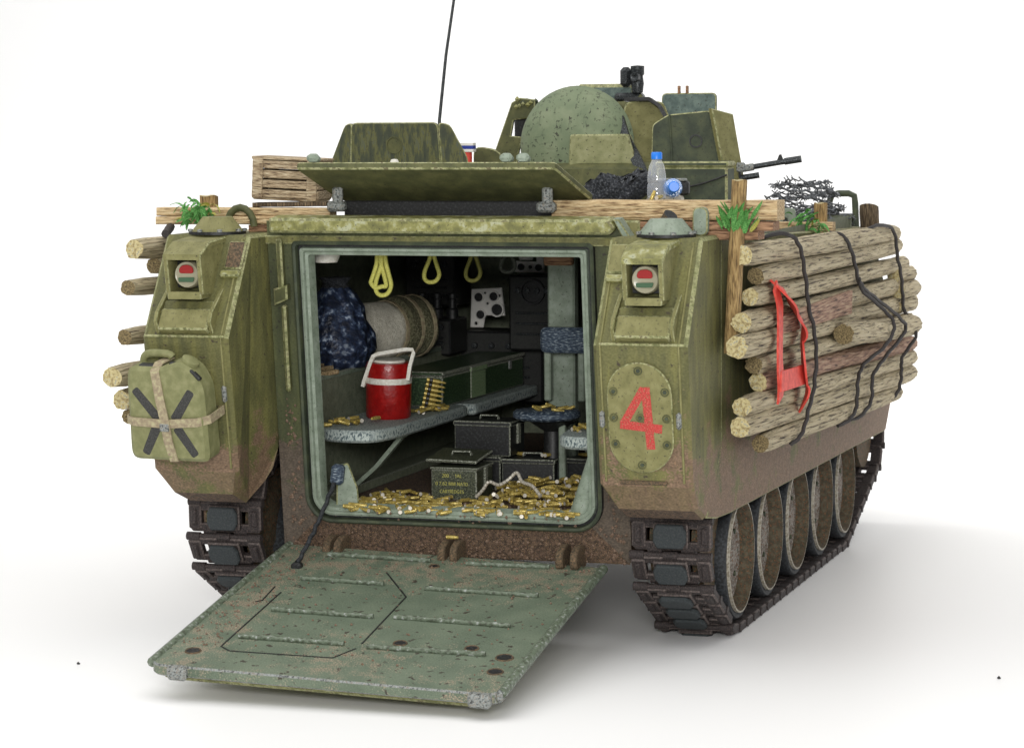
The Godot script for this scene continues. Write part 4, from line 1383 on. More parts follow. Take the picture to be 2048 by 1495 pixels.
	g.strap(M.black, V3([0.30, 2.56, -2.16, 0.44, 2.56, -2.15, 0.50, 2.52, -2.13, 0.55, 2.44, -2.11]), Vector3(0.2, 0.1, 1), 0.05, 0.02)
	put(g, "shield_seal", cup)
	g = geo()
	g.strap(M.gun_metal, V3([0.31, 2.46, -2.0, 0.36, 2.36, -1.93, 0.43, 2.27, -1.86, 0.50, 2.16, -1.80]), Vector3(1, 0.45, 0.1), 0.055, 0.018)
	put(g, "feed_chute", cup)
	g = geo()
	g.box(M.blue_green, Vector3(0.05, 2.60, -2.7), Vector3(0.34, 0.10, 0.08), 0.02, M.edge)
	g.box(M.gun_metal, Vector3(0.2, 2.575, -2.62), Vector3(0.16, 0.05, 0.08), 0.015)
	put(g, "front_hatch", cup)
	var sight := Node3D.new()
	sight.name = "night_sight"
	t.add_child(sight, true)
	g = geo()
	g.box(M.gun_metal, Vector3(0.185, 2.685, -2.6), Vector3(0.06, 0.11, 0.06), 0.018)
	put(g, "box", sight)
	g = geo()
	g.x = Transform3D(Basis.IDENTITY, Vector3(0.25, 2.60, -2.6))
	g.lathe(M.gun_metal, [Vector2(0.0, 0.0), Vector2(0.03, 0.0), Vector2(0.036, 0.05), Vector2(0.03, 0.09), Vector2(0.038, 0.10), Vector2(0.038, 0.145), Vector2(0.0, 0.15)], 16)
	g.x = turn(Vector3.RIGHT, Vector3.BACK, Vector3.DOWN, Vector3(0.25, 2.685, -2.56))
	g.lathe(M.gun_metal, [Vector2(0.028, 0.0), Vector2(0.024, 0.03), Vector2(0.014, 0.03), Vector2(0.0, 0.02)], 14)
	put(g, "eyepiece", sight)
	g = geo()
	g.tube(M.olive, V3([0.10, 2.52, -2.55, 0.18, 2.525, -2.57, 0.25, 2.55, -2.6, 0.285, 2.57, -2.6]), 0.03, 10)
	put(g, "arm", sight)
	# right gunner's shield
	var sh := Node3D.new()
	sh.name = "gun_shield"
	t.add_child(sh, true)
	g = geo()
	g.x = Transform3D(Basis(Vector3.UP, 0.10), Vector3(0.785, 2.08, -1.58))
	g.prism(M.dark_olive, rounded(V2([-0.19, 0.0, 0.20, 0.0, 0.12, 0.42, -0.10, 0.40, -0.18, 0.35]), 0.02, 3), -0.014, 0.014, 0.006, M.edge)
	g.prism(M.dark_olive, V2([-0.075, 0.0, -0.062, 0.0, -0.085, 0.40, -0.095, 0.40]), 0.008, 0.022, 0.003)
	g.x = g.x * turn(Vector3.RIGHT, Vector3.BACK, Vector3.DOWN, Vector3(0.045, 0.265, 0.014))
	g.lathe(M.black, [Vector2(0.034, 0.001), Vector2(0.034, 0.006), Vector2(0.028, 0.006), Vector2(0.027, 0.002)], 20)
	g.lathe(M.dark_olive, [Vector2(0.027, 0.002), Vector2(0.0, 0.003)], 20)
	put(g, "center_plate", sh)
	g = geo()
	g.x = turn(Vector3(0.38, 0, -0.925).normalized(), Vector3.UP, Vector3(0.925, 0, 0.38).normalized(), Vector3(0.985, 2.08, -1.60))
	g.prism(M.tan_green, V2([-0.005, 0.0, 0.16, 0.0, 0.04, 0.40, -0.145, 0.43]), -0.014, 0.014, 0.006, M.edge)
	put(g, "side_plate", sh)
	g = geo()
	g.x = Transform3D(Basis(Vector3.UP, 0.0), Vector3(0.565, 2.22, -2.5))
	g.prism(M.blue_green, rounded(V2([-0.15, 0.0, 0.15, 0.0, 0.155, 0.375, -0.15, 0.375]), 0.03, 4), -0.014, 0.014, 0.006, M.edge)
	for e in [-0.025, 0.02]:
		g.box(M.brown_plank, Vector3(-0.03 + e, 0.392, 0.0), Vector3(0.012, 0.045, 0.03), 0.003)
	put(g, "far_plate", sh)
	# machine gun on the right: a receiver, barrel, gas tube and front sight
	var gun := thing("machine_gun", "black machine gun pointing out to the right beyond the folded green shield", "machine gun", Vector3(1.0, 2.2, -1.7))
	var at := -gun.position
	g = geo()
	g.box(M.black, Vector3(0.97, 2.19, -1.7), Vector3(0.14, 0.09, 0.06), 0.012)
	g.box(M.worn_silver, Vector3(1.04, 2.21, -1.665), Vector3(0.05, 0.05, 0.02), 0.006)
	put(g, "receiver", gun, at)
	g = geo()
	g.tube(M.gun_metal, V3([1.0, 2.195, -1.7, 1.16, 2.222, -1.72, 1.30, 2.245, -1.74]), 0.014, 12)
	g.tube(M.worn_silver, V3([1.03, 2.20, -1.70, 1.10, 2.212, -1.71]), 0.019, 12)
	g.tube(M.gun_metal, V3([1.255, 2.238, -1.735, 1.34, 2.251, -1.745]), 0.018, 12)
	put(g, "barrel", gun, at)
	g = geo()
	g.prism(M.black, V2([1.215, 2.24, 1.25, 2.245, 1.238, 2.275, 1.228, 2.273]), -1.74, -1.725, 0.003)
	put(g, "front_sight", gun, at)
	g = geo()
	g.tube(M.gun_metal, V3([1.0, 2.15, -1.69, 1.10, 2.165, -1.70, 1.13, 2.17, -1.705]), 0.016, 10)
	put(g, "gas_tube", gun, at)
	# antenna, arched bracket and lamp guards
	g = geo()
	g.tube(M.gun_metal, V3([-0.63, 1.9, -1.78, -0.625, 2.46, -1.8, -0.585, 2.8, -1.8, -0.52, 3.2, -1.8, -0.44, 3.6, -1.8]), 0.010, 8, 0.007)
	put(g, "antenna", t)
	g = geo()
	g.prism(M.pale_green, rounded(V2([0.97, 1.75, 0.97, 1.93, 1.03, 1.97, 1.13, 1.97, 1.13, 1.75, 1.09, 1.75, 1.09, 1.92, 1.01, 1.92, 1.01, 1.75]), 0.02, 2), -2.62, -2.60, 0.004)
	g.prism(M.pale_green, V2([1.04, 1.75, 1.06, 1.75, 1.06, 1.925, 1.04, 1.925]), -2.62, -2.60, 0.002)
	put(g, "bracket", t)
	g = geo()
	g.tube(M.dark_olive, V3([0.985, 1.76, -4.3, 0.985, 1.95, -4.3, 1.0, 1.99, -4.3, 1.04, 2.0, -4.3, 1.10, 2.0, -4.3, 1.135, 1.985, -4.3, 1.14, 1.94, -4.3, 1.15, 1.72, -4.3]), 0.02, 8)
	put(g, "lamp_guard", t)
	g = geo()
	g.box(M.black, Vector3(1.07, 1.80, -4.32), Vector3(0.14, 0.16, 0.06), 0.02)
	put(g, "headlight", t)
	g = geo()
	g.tube(M.rust, V3([1.05, 1.94, -0.02, 1.075, 1.99, 0.0, 1.105, 2.03, 0.02]), 0.03, 12, 0.034, M.black)
	put(g, "pipe", t)

func log_mesh(length: float, r: float, sd: int, m: Material, endm: Material, bend := 0.005) -> Geo:
	var g := geo()
	noise.seed = sd
	var rs := []
	for i in 29:
		var u := i / 28.0
		var z := -length * u
		var row := PackedVector3Array()
		for k in 24:
			var a := TAU * k / 24
			var c := Vector2(cos(a), sin(a))
			var f := 1.0 + 0.09 * noise.get_noise_3d(c.x * 2.2, c.y * 2.2, z * 0.7) + 0.20 * noise.get_noise_3d(c.x * 5.5, c.y * 5.5, z * 0.6 + 9.0) + 0.05 * noise.get_noise_3d(c.x * 9.0, c.y * 9.0, z * 14.0)
			if i == 0 or i == 28:
				f *= 0.86
			row.append(Vector3(c.x * r * f + bend * sin(u * 5.0 + sd), c.y * r * f + bend * sin(u * 3.7 + sd * 2.0), z + (0.012 if i == 0 else (-0.012 if i == 28 else 0.0)) + 0.01 * noise.get_noise_2d(c.x * 3.0, c.y * 3.0)))
		rs.append(row)
	g.rings(m, rs, endm)
	return g

func place_log(a: Vector3, b: Vector3, r: float, sd: int, label: String, group: String, m: Material = null, endm: Material = null, called := "log") -> Node3D:
	var d := b - a
	var z := -d.normalized()
	var x := Vector3.UP.cross(z).normalized()
	var o := put(log_mesh(d.length(), r, sd, m if m else M.bark, endm if endm else M.cut_end), called, self)
	o.transform = Transform3D(Basis(x, z.cross(x), z).rotated(z, sd * 1.3), a)
	tag(o, label, "log", group)
	return o

func logs_right() -> void:
	var grp := "logs lashed along the right side of the carrier"
	var rows := [
		[1.395, 1.845, -0.06, 1.395, 1.775, -4.05, 0.050, "thick pale topmost log lashed to the right side of the carrier", 0],
		[1.40, 1.735, -0.30, 1.40, 1.70, -4.10, 0.043, "log with an olive cut end just under the topmost one on the right side", 1],
		[1.40, 1.645, -0.18, 1.40, 1.58, -4.35, 0.044, "gray-ended log just above the loop of the red webbing", 0],
		[1.395, 1.545, -0.04, 1.395, 1.45, -4.55, 0.050, "log with a pale gray end running behind the upper red webbing and the red board", 0],
		[1.395, 1.435, 0.06, 1.395, 1.34, -4.60, 0.056, "right-side log whose large pale yellow end sticks out farthest toward the viewer", 0],
		[1.39, 1.325, -0.35, 1.39, 1.22, -4.66, 0.045, "log half hidden behind the short overlaid log on the right side", 1],
		[1.39, 1.235, -0.42, 1.40, 1.09, -4.66, 0.048, "reddish log behind the cross strap of the red webbing", 2],
		[1.40, 1.155, -0.06, 1.40, 1.00, -4.85, 0.048, "pale broken log under the red webbing, above the two lowest logs", 0],
		[1.40, 1.065, -0.02, 1.40, 0.91, -4.80, 0.050, "pale log second from the bottom of the right-hand stack", 0],
		[1.405, 0.95, -0.40, 1.405, 0.835, -4.10, 0.046, "lowest log of the right-hand stack, with a gray core in its cut end", 1]]
	var k := 0
	for r in rows:
		k += 1
		place_log(Vector3(r[0] + 0.024, r[1], r[2]), Vector3(r[3] + 0.024, r[4], maxf(r[5], -4.62)), r[6] * 1.05, 100 + k, r[7], grp, M.red_bark if r[8] == 2 else M.bark, M.dark_end if r[8] == 1 else M.cut_end)
	place_log(Vector3(1.52, 1.335, -1.98), Vector3(1.52, 1.235, -4.15), 0.06, 130, "short log with a dark end laid over the outside of the right-hand stack", grp, M.bark, M.dark_end)
	# a second stack farther forward, of which the ends show
	for r in [[1.50, 1.52, "highest of the far log ends showing at the front of the right side"], [1.53, 1.43, "middle one of the far log ends showing at the front of the right side"], [1.51, 1.34, "lowest of the far log ends showing at the front of the right side"]]:
		k += 1
		place_log(Vector3(r[0] - 0.06, r[1] + 0.01, -3.95), Vector3(r[0] - 0.06, r[1], -4.48), 0.046, 140 + k, r[2], grp)
	# weathered red board tucked under the ropes
	var g := geo()
	g.x = turn(Vector3(0, -0.04, -1).normalized(), Vector3(0, 1, -0.04).normalized(), Vector3.RIGHT, Vector3(1.475, 1.505, -0.62))
	g.prism(M.red_bark, V2([0.0, -0.06, 1.75, -0.015, 1.76, 0.11, 0.4, 0.05, 0.0, 0.03]), -0.012, 0.012, 0.004)
	tag(put(g, "board", self), "weathered reddish board wedged between the logs beside the red webbing", "board")
	# ropes round the stack: each goes down its face and tucks over the top and under the bottom
	for r in [
		["dark rope round the right-hand logs, nearest the viewer", [1.36, 1.90, -0.62, 1.42, 1.915, -0.78, 1.465, 1.87, -0.92, 1.475, 1.75, -1.03, 1.47, 1.55, -1.17, 1.48, 1.36, -1.30, 1.465, 1.16, -1.36, 1.475, 1.03, -1.15, 1.475, 0.93, -0.98, 1.43, 0.885, -0.93]],
		["dark rope down the middle of the right-hand logs, bending over the short overlaid log", [1.38, 1.86, -2.15, 1.45, 1.83, -2.22, 1.468, 1.70, -2.39, 1.465, 1.54, -2.61, 1.53, 1.40, -2.95, 1.575, 1.31, -3.02, 1.55, 1.21, -2.88, 1.48, 1.13, -2.62, 1.475, 1.05, -2.47, 1.475, 0.92, -2.43, 1.46, 0.86, -2.30, 1.42, 0.84, -2.19]],
		["dark rope doubled beside the middle one, farther along the short overlaid log", [1.468, 1.60, -2.52, 1.475, 1.54, -2.63, 1.50, 1.46, -2.91, 1.56, 1.33, -3.30, 1.57, 1.25, -3.40, 1.51, 1.13, -3.12, 1.48, 1.04, -2.89, 1.475, 0.91, -2.88, 1.45, 0.84, -2.70, 1.41, 0.83, -2.6]],
		["dark rope round the far end of the right-hand logs", [1.38, 1.82, -3.15, 1.42, 1.85, -3.35, 1.455, 1.81, -3.66, 1.468, 1.66, -3.73, 1.475, 1.51, -3.84, 1.47, 1.33, -3.96, 1.55, 1.2, -3.92, 1.475, 1.06, -3.88, 1.475, 0.98, -3.85, 1.47, 0.88, -3.80, 1.43, 0.82, -3.75]]]:
		var c := smooth(V3(r[1]), 6)
		for i in c.size():
			c[i] += Vector3(0.003 * sin(i * 1.9), 0, 0.006 * sin(i * 1.1))
		g = geo(c[0])
		g.x = Transform3D(Basis.IDENTITY, -c[0] + Vector3(0.026, 0, 0))
		g.tube(M.rope, c, 0.0105, 8)
		tag(put(g, "rope", self, c[0]), r[0], "rope", "ropes round the right-hand logs")
	# red webbing hung over the logs
	var w := thing("webbing_strap", "bright red webbing harness hanging over the near ends of the right-hand logs", "strap", Vector3(1.48, 1.1, -0.7))
	for s in [
		[[1.465, 1.69, -0.40, 1.475, 1.60, -0.45, 1.47, 1.52, -0.49, 1.475, 1.34, -0.46, 1.465, 1.21, -0.53, 1.455, 1.14, -0.56], 0.06],
		[[1.472, 1.685, -0.41, 1.49, 1.62, -0.58, 1.475, 1.55, -0.78, 1.49, 1.46, -0.92, 1.478, 1.38, -0.96, 1.495, 1.29, -0.92, 1.48, 1.21, -1.02, 1.49, 1.14, -1.03, 1.48, 1.07, -0.98], 0.10],
		[[1.475, 1.235, -0.48, 1.482, 1.23, -0.72, 1.486, 1.225, -1.0], 0.065]]:
		g = geo()
		var c := smooth(V3(s[0]), 4)
		g.x = Transform3D(Basis.IDENTITY, Vector3(0.03, 0, 0))
		g.strap(M.red_web, c, (Vector3(0, 0, 1) if s[1] < 0.061 else Vector3(0.28, 0.0, 1)) if s[1] != 0.065 else Vector3.UP, s[1] * 1.5, 0.010)
		put(g, "band", w, -w.position)
	# stakes that hold the stack
	for s in [[1.362, 1.40, -0.075, 1.40, 2.185, -0.075, 0.036, M.post_wood, "tall tan stake at the rear right corner, tied with green leaves"], [1.31, 1.70, -2.42, 1.31, 2.005, -2.40, 0.036, M.post_wood, "short grooved stake with a tuft of green leaves, middle of the right side"], [1.34, 1.70, -3.72, 1.345, 1.945, -3.64, 0.055, M.old_post, "dark stake with a slanted pale top at the far right"], [-1.27, 1.85, -0.22, -1.27, 2.105, -0.22, 0.045, M.post_wood, "stubby stake behind the leaf-tied end of the left plank"]]:
		post(Vector3(s[0], s[1], s[2]), Vector3(s[3], s[4], s[5]), s[6], s[7], s[8])

func post(a: Vector3, b: Vector3, r: float, m: Material, label: String) -> void:
	var g := geo()
	noise.seed = int(a.x * 100.0)
	var rs := []
	for i in 9:
		var row := PackedVector3Array()
		for k in 14:
			var t := TAU * k / 14
			var f := 1.0 + 0.16 * noise.get_noise_2d(cos(t) * 3.0, sin(t) * 3.0) + 0.05 * noise.get_noise_3d(cos(t) * 6.0, sin(t) * 6.0, i * 0.8)
			var p := a.lerp(b, i / 8.0) + Vector3(cos(t) * r * f, 0.0, sin(t) * r * f)
			if i == 8:
				p.y += (0.02 * sin(t) if m == M.old_post else 0.004 * sin(t * 3.0))
			row.append(p - a)
		rs.append(row)
	g.rings(m, rs, M.cut_end)
	tag(put(g, "stake", self, a), label, "stake", "stakes round the roof edge")

func smooth(p: Array, n: int) -> Array:
	var o := []
	for i in p.size() - 1:
		var a: Vector3 = p[maxi(i - 1, 0)]
		var d: Vector3 = p[mini(i + 2, p.size() - 1)]
		for k in n:
			o.append((p[i] as Vector3).cubic_interpolate(p[i + 1], a, d, float(k) / n))
	o.append(p[-1])
	return o

func logs_left() -> void:
	var grp := "logs lashed along the left side of the carrier"
	var rows := [
		[1.87, 0.22, 0.052, 0, "highest log end sticking out past the left fuel tank"],
		[1.775, 0.02, 0.045, 1, "dark stubby log end under the highest one on the left side"],
		[1.685, 0.30, 0.042, 1, "thin log with a reddish end beside the left tail light"],
		[1.57, -0.10, 0.042, 1, "log mostly hidden behind the left tank, between the thin and the dark one"],
		[1.455, 0.36, 0.042, 1, "dark brown log end above the jerry can on the left side"],
		[1.275, 0.46, 0.056, 0, "thickest pale log end beside the top of the jerry can"],
		[1.165, 0.36, 0.052, 0, "hexagonal-looking pale log end beside the middle of the jerry can"],
		[1.07, 0.28, 0.042, 1, "lowest dark log end beside the lower part of the jerry can"]]
	var k := 0
	for r in rows:
		k += 1
		place_log(Vector3(-1.455 if r[0] > 1.3 else -1.475, r[0], r[1]), Vector3(-1.43, r[0] - 0.05, -3.6), r[2], 160 + k, r[4], grp, M.bark, M.cut_end if r[3] == 0 else M.dark_end)
	var rp := smooth(V3([-1.38, 1.93, 0.05, -1.42, 1.955, -0.1, -1.47, 1.95, -0.2, -1.51, 1.90, -0.25, -1.51, 1.7, -0.3]), 5)
	var g := geo(rp[0])
	g.tube(M.rope, rp, 0.02, 8)
	tag(put(g, "rope", self, rp[0]), "dark rope hump over the top of the left-hand logs", "rope")

func leaf_tie(at: Vector3, label: String, count: int, size: float, droop: float, sd: int) -> void:
	var t := thing("leaf_tie", label, "leaves", at, "green leaf ties on the roof timbers")
	rng.seed = sd
	for i in count:
		var a := rng.randf_range(-1.3, 1.5)
		var out := Vector3(sin(a), 0, cos(a))
		var l := size * rng.randf_range(0.6, 1.1)
		var p := [out * 0.05 + Vector3(rng.randf_range(-0.04, 0.04), rng.randf_range(-0.09, -0.02) if droop < 0.15 else rng.randf_range(-0.05, 0.06), 0)]
		var dir := (out * 0.30 + Vector3(sin(a) * 0.45 + rng.randf_range(-0.25, 0.25), 1.0, 0)).normalized()
		if droop > 0.15:
			dir = (out * 0.35 + Vector3(rng.randf_range(-1.0, 1.0), rng.randf_range(-0.9, 1.0), 0)).normalized()
		for k in 5:
			p.append(p[-1] + dir * l / 5.0)
			dir = (dir + Vector3(0, -droop, 0) + Vector3(rng.randf_range(-0.3, 0.3) * droop * 3.0, 0, rng.randf_range(-0.1, 0.2))).normalized()
		var g := geo()
		var m: Material = M.leaf if rng.randf() < 0.94 else M.old_leaf
		var side := dir.cross(out).normalized()
		if side.length() < 0.1:
			side = Vector3.RIGHT
		side = (side + Vector3.RIGHT * rng.randf_range(0.0, 0.8)).normalized()
		var wd := [0.5, 0.95, 1.0, 0.85, 0.6, 0.08]
		for k in 5:
			var w0: float = wd[k] * size * 0.12
			var w1: float = wd[k + 1] * size * 0.12
			var nrm: Vector3 = (p[k + 1] - p[k]).cross(side).normalized()
			if nrm.dot(out) < 0.0:
				nrm = -nrm
			var mid: Vector3 = nrm * size * 0.03
			for e in [-1.0, 1.0]:
				g.flat(m, p[k] - mid, p[k] + side * w0 * e, p[k + 1] + side * w1 * e, p[k] - nrm)
				g.flat(m, p[k] - mid, p[k + 1] + side * w1 * e, p[k + 1] - mid, p[k] - nrm)
		put(g, "leaf", t)

func plank_thing(called: String, label: String, category: String, a: Vector3, b: Vector3, h: float, d: float, m: Material, sd: int) -> Node3D:
	var g := geo(a)
	noise.seed = sd
	var rs := []
	for i in 25:
		var p := a.lerp(b, i / 24.0)
		var row := PackedVector3Array()
		for c in [[-1, -1], [-0.6, -1.02], [0, -1], [0.6, -1.02], [1, -1], [1.02, -0.5], [1.0, 0], [1.02, 0.5], [1, 1], [0.6, 1.02], [0, 1], [-0.6, 1.02], [-1, 1], [-1.02, 0]]:
			var f := 1.0 + 0.08 * noise.get_noise_3d(c[0] * 2.0, c[1] * 2.0, i * 0.22)
			row.append(p + Vector3(0, c[1] * h / 2 * f, c[0] * d / 2 * f))
		rs.append(row)
	g.rings(m, rs)
	return tag(put(g, called, self, a), label, category) as Node3D

func on_top() -> void:
	# timbers across the rear of the roof
	plank_thing("timber", "split pale timber across the rear of the roof, its left end tied with leaves", "timber", Vector3(-1.50, 2.03, -0.16), Vector3(-0.60, 2.03, -0.16), 0.04, 0.09, M.plank, 1)
	plank_thing("timber", "lower split timber under the leaf-tied one at the rear left", "timber", Vector3(-1.50, 1.988, -0.15), Vector3(-0.60, 1.992, -0.16), 0.038, 0.09, M.plank, 2)
	plank_thing("timber", "short dark board under the left timbers beside the rain lip", "timber", Vector3(-1.02, 1.95, -0.17), Vector3(-0.62, 1.955, -0.17), 0.036, 0.10, M.brown_plank, 3)
	plank_thing("timber", "dark plank end lying flat beneath the small wooden crate", "timber", Vector3(-1.02, 2.062, -0.22), Vector3(-0.64, 2.068, -0.22), 0.022, 0.10, M.old_post, 4)
	plank_thing("timber", "long rounded tan timber across the rear right of the roof, carrying the bottles", "timber", Vector3(0.50, 2.045, -0.20), Vector3(1.565, 2.045, -0.20), 0.088, 0.16, M.plank, 5)
	for k in 2:
		plank_thing("timber", ["upper brown crate board under the right timber, stamped with ink marks", "lower brown crate board under the right timber"][k], "timber", Vector3(0.72 - 0.1 * k, 1.972 - 0.04 * k, -0.17), Vector3(1.55 - 0.07 * k, 1.975 - 0.042 * k, -0.17), 0.040, 0.14, M.brown_plank, 6 + k)
	var tm := TextMesh.new()
	tm.text = "OF 188"
	tm.font = sysfont("Droid Sans")
	tm.font_size = 16
	tm.pixel_size = 0.0023
	tm.depth = 0.002
	tm.material = M.ink
	var o := MeshInstance3D.new()
	o.mesh = tm
	o.position = Vector3(0.70, 0.0, 0.074)
	o.name = "ink_stamp"
	get_node("timber_005").add_child(o)
	var g := geo()
	g.box(M.tan_green, Vector3(0.86, 1.955, -0.12), Vector3(0.14, 0.09, 0.06), 0.01, M.edge)
	tag(put(g, "block", self), "small olive block standing under the right timber behind the rain lip", "block")
	g = geo()
	plank_thing("timber", "short pale timber with a leaf tuft, middle of the right roof edge", "timber", Vector3(0.85, 1.865, -2.36), Vector3(1.39, 1.862, -2.36), 0.085, 0.08, M.plank, 12)
	leaf_tie(Vector3(-1.27, 2.02, -0.10), "tangle of green leaves tied round the left end of the timbers", 64, 0.085, 0.35, 3)
	leaf_tie(Vector3(1.385, 2.035, -0.08), "upright tuft of green leaves tied to the tall rear right stake", 34, 0.10, 0.02, 4)
	leaf_tie(Vector3(1.26, 1.90, -2.31), "small drooping tuft of green leaves at the middle right stake", 40, 0.085, 0.4, 5)
	# slatted wooden crate at the left
	var cr := thing("wooden_crate", "small weathered slatted wooden crate tilted on the left roof timbers", "crate", Vector3(-0.86, 2.085, -0.28))
	cr.rotation = Vector3(0, 0.10, -0.05)
	for k in 4:
		for f in [-1.0, 1.0]:
			g = geo()
			g.box(M.crate_wood, Vector3(0.0, 0.03 + k * 0.046, f * 0.12), Vector3(0.33, 0.037, 0.014), 0.003)
			put(g, "slat", cr)
			g = geo()
			g.box(M.crate_wood, Vector3(f * 0.158, 0.03 + k * 0.046, 0), Vector3(0.014, 0.041, 0.21), 0.003)
			put(g, "slat", cr)
	for f in [-1.0, 1.0]:
		for e in [-1.0, 1.0]:
			g = geo()
			g.box(M.crate_wood, Vector3(f * 0.135, 0.10, e * 0.134), Vector3(0.05, 0.19, 0.014), 0.004)
			put(g, "corner_batten", cr)
	for k in 4:
		g = geo()
		g.box(M.crate_wood, Vector3(0, 0.198, -0.095 + k * 0.064), Vector3(0.34, 0.014, 0.058), 0.003)
		put(g, "slat", cr)
	g = geo()
	g.box(M.crate_wood, Vector3(0, 0.004, 0), Vector3(0.32, 0.012, 0.23), 0.003)
	put(g, "base", cr)
	# drinks
	var bt := thing("water_bottle", "clear plastic bottle with a blue cap standing on the right timber", "bottle", Vector3(0.925, 2.092, -0.42))
	bottle(bt, M.clear)
	var b2 := thing("water_bottle", "bluish bottle lying on the right timber with its blue cap toward the viewer", "bottle", Vector3(1.03, 2.155, -0.46))
	bottle(b2, M.clear_blue)
	var ay := Vector3(0.28, 0.06, 0.95).normalized()
	var ax := ay.cross(Vector3.UP).normalized()
	b2.transform = Transform3D(Basis(ax, ay, ax.cross(ay)), Vector3(0.975, 2.135, -0.52))
	g = geo(Vector3(-0.50, 2.2, -1.3))
	g.box(M.red_web, Vector3(-0.50, 2.235, -1.9), Vector3(0.045, 0.13, 0.045), 0.006)
	var can := thing("drink_can", "small red can with a white and blue band behind the left shield", "can", Vector3(-0.50, 2.2, -1.9))
	g = geo()
	g.x = Transform3D(Basis.IDENTITY, Vector3.ZERO)
	g.lathe(M.red_web, [Vector2(0.0, -0.14), Vector2(0.022, -0.14), Vector2(0.022, 0.09)], 16)
	put(g, "body", can)
	g = geo()
	g.box(M.flag_blue, Vector3(0, 0.113, 0), Vector3(0.075, 0.018, 0.05), 0.002)
	put(g, "blue_stripe", can)
	for e in [0.096, 0.130]:
		g = geo()
		g.box(M.panel_white, Vector3(0, e, 0), Vector3(0.075, 0.016, 0.05), 0.002)
		put(g, "white_stripe", can)
	g = geo(Vector3(-0.41, 2.2, -0.5))
	g.x = Transform3D(Basis.IDENTITY, Vector3.ZERO)
	g.lathe(M.white_plastic, [Vector2(0.0, -0.16), Vector2(0.022, -0.16), Vector2(0.022, 0.06), Vector2(0.016, 0.074), Vector2(0.0, 0.076)], 14)
	tag(put(g, "bottle_top", self, Vector3(-0.41, 2.2, -0.5)), "small white bottle top showing above the hatch edge", "bottle")
	# crumpled dark rag and a gun lying on the roof
	var rag := thing("dark_rag", "crumpled dark gray rag on the roof beside the hatch", "cloth", Vector3(0.68, 2.06, -0.62))
	g = geo()
	noise.seed = 9
	var rs := []
	for i in 13:
		var row := PackedVector3Array()
		var v := PI * i / 12.0
		for k in 22:
			var a := TAU * k / 22
			var d := Vector3(sin(v) * cos(a), cos(v), sin(v) * sin(a))
			var f := 1.0 + 0.45 * noise.get_noise_3dv(d * 1.6) + 0.28 * noise.get_noise_3dv(d * 4.0)
			row.append(Vector3(d.x * 0.17, 0.06 + d.y * 0.085 + 0.05 * maxf(d.x, 0.0) - 0.015, d.z * 0.10) * f)
		rs.append(row)
	g.rings(M.rag, rs)
	put(g, "cloth", rag)
	var gun := thing("machine_gun", "black machine gun lying on the roof behind the clear bottle", "machine gun", Vector3(0.88, 2.13, -0.75))
	g = geo()
	g.box(M.black, Vector3(0, 0.0, 0), Vector3(0.24, 0.07, 0.05), 0.01)
	g.box(M.worn_silver, Vector3(0.0, 0.04, 0.01), Vector3(0.22, 0.014, 0.03), 0.004)
	put(g, "receiver", gun)
	g = geo()
	g.tube(M.gun_metal, V3([-0.1, 0.03, 0.02, -0.3, 0.035, 0.02]), 0.012, 10)
	put(g, "barrel", gun)
	g = geo()
	for k in 4:
		g.tube(M.primer, V3([-0.06 + 0.045 * k, -0.055, 0.05, -0.06 + 0.045 * k, -0.05, 0.0]), 0.02, 8)
	put(g, "belt", gun)
	# green ammunition box on the right mount
	var bx := thing("ammunition_box", "large green metal box in front of the right gun shield", "box", Vector3(0.92, 2.0, -1.2))
	g = geo()
	g.box(M.dark_olive, Vector3(0, 0.10, 0), Vector3(0.36, 0.25, 0.16), 0.012, M.edge)
	put(g, "body", bx)
	g = geo()
	g.box(M.dark_olive, Vector3(0.0, 0.237, 0.0), Vector3(0.37, 0.026, 0.17), 0.008, M.edge)
	put(g, "lid", bx)
	g = geo()
	g.tube(M.black, smooth(V3([-0.18, 0.13, 0.085, -0.05, 0.125, 0.088, 0.05, 0.14, 0.088, 0.18, 0.185, 0.085]), 4), 0.005, 6)
	put(g, "cord", bx)
	# barbed wire coil at the far right
	var wc := thing("barbed_wire_coil", "loose coil of dark barbed wire on the front right of the roof", "barbed wire", Vector3(0.98, 1.78, -3.55))
	rng.seed = 21
	g = geo()
	var gb := geo()
	for l in 15:
		var c := Vector3(rng.randf_range(-0.05, 0.05), 0.06 + 0.017 * l * rng.randf_range(0.75, 1.1), rng.randf_range(-0.1, 0.1))
		var ra := rng.randf_range(0.14, 0.24) * (1.1 - 0.028 * l)
		var tl := Vector2(rng.randf_range(-0.25, 0.25), rng.randf_range(-0.3, 0.3))
		var pts := []
		for k in 33:
			var a := TAU * k / 32
			var p := c + Vector3(cos(a) * ra, cos(a) * ra * tl.x + sin(a) * ra * tl.y, sin(a) * ra * 1.3)
			p += Vector3(sin(k * 2.3), cos(k * 3.1), sin(k * 1.7)) * 0.006
			pts.append(p)
			if k % 2 == l % 2:
				for e in 2:
					var d := Vector3(rng.randf_range(-1, 1), rng.randf_range(-0.6, 1), rng.randf_range(-1, 1)).normalized() * 0.024
					gb.tube(M.wire, [p - d, p + d], 0.0035, 4)
		g.tube(M.wire, pts, 0.005, 5)
	put(g, "wire", wc)
	o = put(gb, "barbs", wc)
	o.set_meta("kind", "stuff")
	# jerry can strapped to the left tank
	jerry_can()
	# crumbs on the roof edge and specks on the paper
	g = geo(Vector3(1.2, 1.93, -0.7))
	rng.seed = 50
	for i in 120:
		lump(g, M.soil if i % 3 else M.primer, Vector3(rng.randf_range(1.0, 1.29), 1.925, rng.randf_range(-1.6, 0.1)), rng.randf_range(0.005, 0.012))
